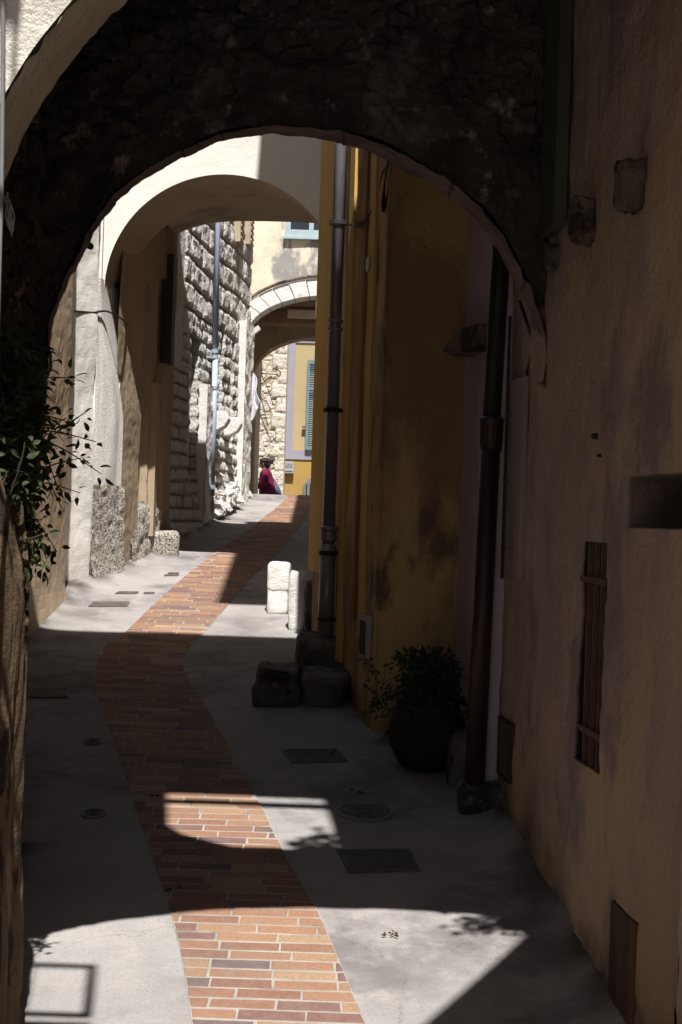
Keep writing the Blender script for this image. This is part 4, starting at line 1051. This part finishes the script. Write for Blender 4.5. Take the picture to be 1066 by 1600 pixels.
for k in range(7):
    a = P(random.uniform(6, 12), random.uniform(300, 315), 4.2); b = P(random.uniform(6, 24), random.uniform(335, 352), 4.2); c = P(random.uniform(10, 22), random.uniform(355, 370), 4.2)
    rt.tube(spline([a, (a+b)/2+rv(.006), b, c]), [.0022]*31, 5)
tag(rt.build('dry_roots', M['root'], loc=P(10, 330, 4.2)), 'tuft of pale dry roots on the dark wall at left', 'roots')
def vine():
    t = thing('wall_weed', 'small leafy weed growing up the yellow wall corner', 'plant', P(590, 1110, 7.6))
    lf, st = MB(), MB(); S_ = []
    for (a, b) in (((592,1110),(586,1035)),((592,1110),(578,1075)),((592,1100),(603,1050)),((590,1120),(576,1105)),((595,1120),(606,1085)),((586,1050),(572,1030))):
        A, B_ = P(*a, 7.6), P(*b, 7.55); S_.append(([A, (A+B_)/2+rv(.01), B_], .003, 14))
    sprays(S_, lf, st, .035, 1); lf.build('foliage', M['leafdark'], t, skipnorm=True); st.build('stems', M['stem'], t)
vine()
def shrubs_up():
    for (x, y, z, n, lb) in ((.36, 3.55, 5.35, 80, 'leafy shrub in the opening above the near arch, out of view'), (1.02, 3.62, 3.98, 40, 'leafy weed hanging off the right springing of the near arch, out of view')):
        t = thing('leafy_shrub', lb, 'shrub', (x, y, z-.5 if x < 1 else z))
        lf, st = MB(), MB(); S_ = []; b = Vector((x, y, z-.5 if x < 1 else z))
        for k in range(n):
            e = Vector((x+random.gauss(-.04, .1), y+random.gauss(0, .1), z+random.gauss(.0, .33))) if x < 1 else Vector((x-random.uniform(0, .34), y+random.gauss(0, .04), z+random.uniform(-.12, .12)))
            S_.append(([b, (b+e)/2+rv(.03), e], .004, 14))
        sprays(S_, lf, st, .085 if x < 1 else .05, 1); lf.build('foliage', M['leaf'], t, skipnorm=True); st.build('stems', M['stem'], t)
shrubs_up()
def pot():
    c = P(666, 1190, 7.2); c.z = zg(c.x, 7.2); t = thing('plant_pot', 'big dark round pot overflowing with dry dark foliage', 'potted plant', c)
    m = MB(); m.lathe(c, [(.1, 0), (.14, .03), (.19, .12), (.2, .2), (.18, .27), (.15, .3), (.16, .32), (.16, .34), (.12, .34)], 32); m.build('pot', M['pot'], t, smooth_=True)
    lf, st = MB(), MB(); S_ = []
    for k in range(150):
        a = random.uniform(0, 6.28); r = random.uniform(.03, .21); e = c+Vector((r*math.cos(a), r*math.sin(a), .40+random.uniform(-.32, .2)*(r/.2)+.14*(1-r/.2)))
        b = c+Vector((0, 0, .38)); S_.append(([b, (b+e)/2+Vector((0, 0, .08))+rv(.02), e], .003, 22))
    sprays(S_, lf, st, .04, 1); lf.build('foliage', M['leafdark'], t, skipnorm=True); st.build('twigs', M['stem'], t)
pot()

# ================================================================== woman
def skin(name, pts, edges, radii, mtl, parent=None, loc=None, sub=2):
    base = Vector(parent['wl']) if parent else Vector(loc)
    me = bpy.data.meshes.new(name); me.from_pydata([tuple(Vector(p)-base) for p in pts], edges, []); me.materials.append(mtl)
    o = bpy.data.objects.new(name, me); COL.objects.link(o)
    if parent: o.parent = parent
    else: o.location = base
    o['wl'] = base
    sk = o.modifiers.new('skin', 'SKIN'); me.skin_vertices.new() if not me.skin_vertices else None
    for i, r in enumerate(radii): me.skin_vertices[0].data[i].radius = r if isinstance(r, tuple) else (r, r)
    me.skin_vertices[0].data[0].use_root = True
    sk.use_smooth_shade = True
    s = o.modifiers.new('sub', 'SUBSURF'); s.levels = sub; s.render_levels = sub
    return o
def woman():
    Y = 28.6; hx = P(413, 745, Y).x; g = zg(hx, Y); hz = P(413, 718, Y).z; sc = (hz-g)/1.63
    def T(x, y, z): return Vector((hx+x*sc, Y+y*sc, g+z*sc))
    # x: image right, she faces left (-x) and slightly away
    B = [T(.06,0,.92), T(.05,0,1.08), T(.03,0,1.25), T(.02,0,1.38), T(0,0,1.43), T(-.03,0,1.53), T(-.035,0,1.58),
         T(.02,-.15,1.37), T(.04,-.2,1.12), T(-.14,-.2,1.02), T(-.2,-.19,1.01),
         T(.02,.15,1.37), T(-.04,.2,1.14), T(-.2,.18,1.08), T(-.26,.17,1.09),
         T(.1,-.09,.88), T(.02,-.1,.48), T(.1,-.1,.08), T(-.02,-.1,.03), T(-.08,-.1,.02),
         T(.05,.09,.88), T(-.02,.1,.48), T(-.02,.1,.08), T(-.13,.1,.03), T(-.2,.1,.02)]
    E = [(0,1),(1,2),(2,3),(3,4),(4,5),(5,6),(3,7),(7,8),(8,9),(9,10),(3,11),(11,12),(12,13),(13,14),(0,15),(15,16),(16,17),(17,18),(18,19),(0,20),(20,21),(21,22),(22,23),(23,24)]
    Rr = [(.14,.13),.125,.13,.1,.05,.085,.07,.055,.042,.03,.025,.055,.042,.03,.025,.09,.06,.04,.035,.025,.09,.06,.04,.035,.025]
    Rr = [tuple(k*sc*1.12 for k in (r if isinstance(r, tuple) else (r, r))) for r in Rr]
    root = skin('person', B, E, Rr, M['skin'], loc=T(0,0,0)); root['wl'] = T(0,0,0)
    tag(root, 'woman in magenta top walking left at lane end, seen from waist up', 'person')
    # face: nose, chin, ear
    f = MB(); f.add([T(-.115,-.012,1.53), T(-.115,.012,1.53), T(-.14,0,1.515), T(-.11,0,1.56)], [(0,1,2),(0,2,3),(1,3,2),(0,3,1)]); rock(f, T(-.095,0,1.485), (.02*sc,.03*sc,.02*sc), 1, .05, 8, sq=1); 
    er = MB(); rock(er, T(-.02,-.085,1.53), (.016*sc,.01*sc,.028*sc), 1, .05, 8, sq=1); er.build('ear', M['skin'], root, smooth_=True)
    f.build('face', M['skin'], root, smooth_=True)
    h = MB(); rock(h, T(-.0,0,1.575), (.118*sc,.1*sc,.095*sc), 3, .1, 22, sq=.9); rock(h, T(.055,0,1.535), (.075*sc,.08*sc,.085*sc), 5, .16, 18, sq=1); rock(h, T(.13,0,1.585), (.05*sc,.045*sc,.045*sc), 8, .25, 16, sq=1)
    for k in range(14):
        a = T(.12, random.uniform(-.03, .03), 1.6); h.tube(spline([a, a+Vector((.03, 0, .01+random.uniform(-.02, .03))), a+Vector((.06+random.uniform(0, .05), 0, .02+random.uniform(-.03, .05)))]), [.009-.0004*i for i in range(21)], 5)
    h.build('hair', M['hair'], root, smooth_=True)
    top = [T(.10,0,.80), T(.09,0,.95), T(.06,0,1.12), T(.03,0,1.27), T(.02,0,1.385), T(.01,0,1.43), T(.03,-.16,1.37), T(.04,-.215,1.12), T(-.13,-.21,1.04), T(.03,.16,1.37), T(-.03,.215,1.14), T(-.15,.19,1.08)]
    Et = [(0,1),(1,2),(2,3),(3,4),(4,5),(4,6),(6,7),(7,8),(4,9),(9,10),(10,11)]
    Rt = [(.235,.19),(.205,.18),(.165,.15),(.15,.14),(.1,.1),(.065,.065),(.075,.075),(.07,.07),(.055,.055),(.075,.075),(.07,.07),(.055,.055)]
    skin('top', top, Et, [tuple(k*sc*1.16 for k in r) for r in Rt], M['magenta'], parent=root)
    leg = [T(.08,0,.74), T(.09,-.07,.7), T(.02,-.1,.48), T(.1,-.1,.12), T(.06,.07,.7), T(-.02,.1,.48), T(-.02,.1,.12)]
    skin('trousers', leg, [(0,1),(1,2),(2,3),(0,4),(4,5),(5,6)], [tuple(k*sc for k in r) for r in [(.1,.1),(.09,.09),(.075,.075),(.06,.06),(.09,.09),(.075,.075),(.06,.06)]], M['trousers'], parent=root)
    for s_, (x, y, z) in (((-1), (-.22,-.19,1.01)), ((1), (-.28,.17,1.09))):
        hd = MB(); c = T(x, y, z); rock(hd, c, (.04*sc, .022*sc, .036*sc), 2, .05, 8, sq=1)
        for k in range(4): hd.tube([c+Vector((-.02, 0, .024-.016*k)), c+Vector((-.055, .004, .018-.016*k)), c+Vector((-.072+.004*k, .012, .004-.014*k))], [.009, .008, .006], 6)
        hd.tube([c+Vector((-.005, -.01, .02)), c+Vector((-.035, -.024, .032)), c+Vector((-.055, -.02, .022))], [.01, .009, .007], 6)
        hd.build('hand', M['skin'], root, smooth_=True)
    bb = MB(); rock(bb, T(-.29,-.02,1.10), (.12*sc,.13*sc,.16*sc), 6, .12, 16, 0, .3, sq=1)
    tag(bb.build('bag', M['bagblack'], loc=T(-.29,-.02,.95), smooth_=True), 'black bag held in front of the woman in magenta', 'bag')
    bb = MB(); rock(bb, T(.27,.03,.93), (.1*sc,.12*sc,.2*sc), 7, .08, 16, 0, -.25, sq=1); bb.tube(spline([T(.27,.03,1.12), T(.15,0,1.3), T(.05,.08,1.45), T(-.06,.14,1.3)]), .012, 6)
    tag(bb.build('bag', M['bagblue'], loc=T(.27,.03,.75), smooth_=True), 'slate blue bag carried behind the hip of the woman', 'bag')
woman()
for o in bpy.data.objects:
    if 'wl' in o: del o['wl']
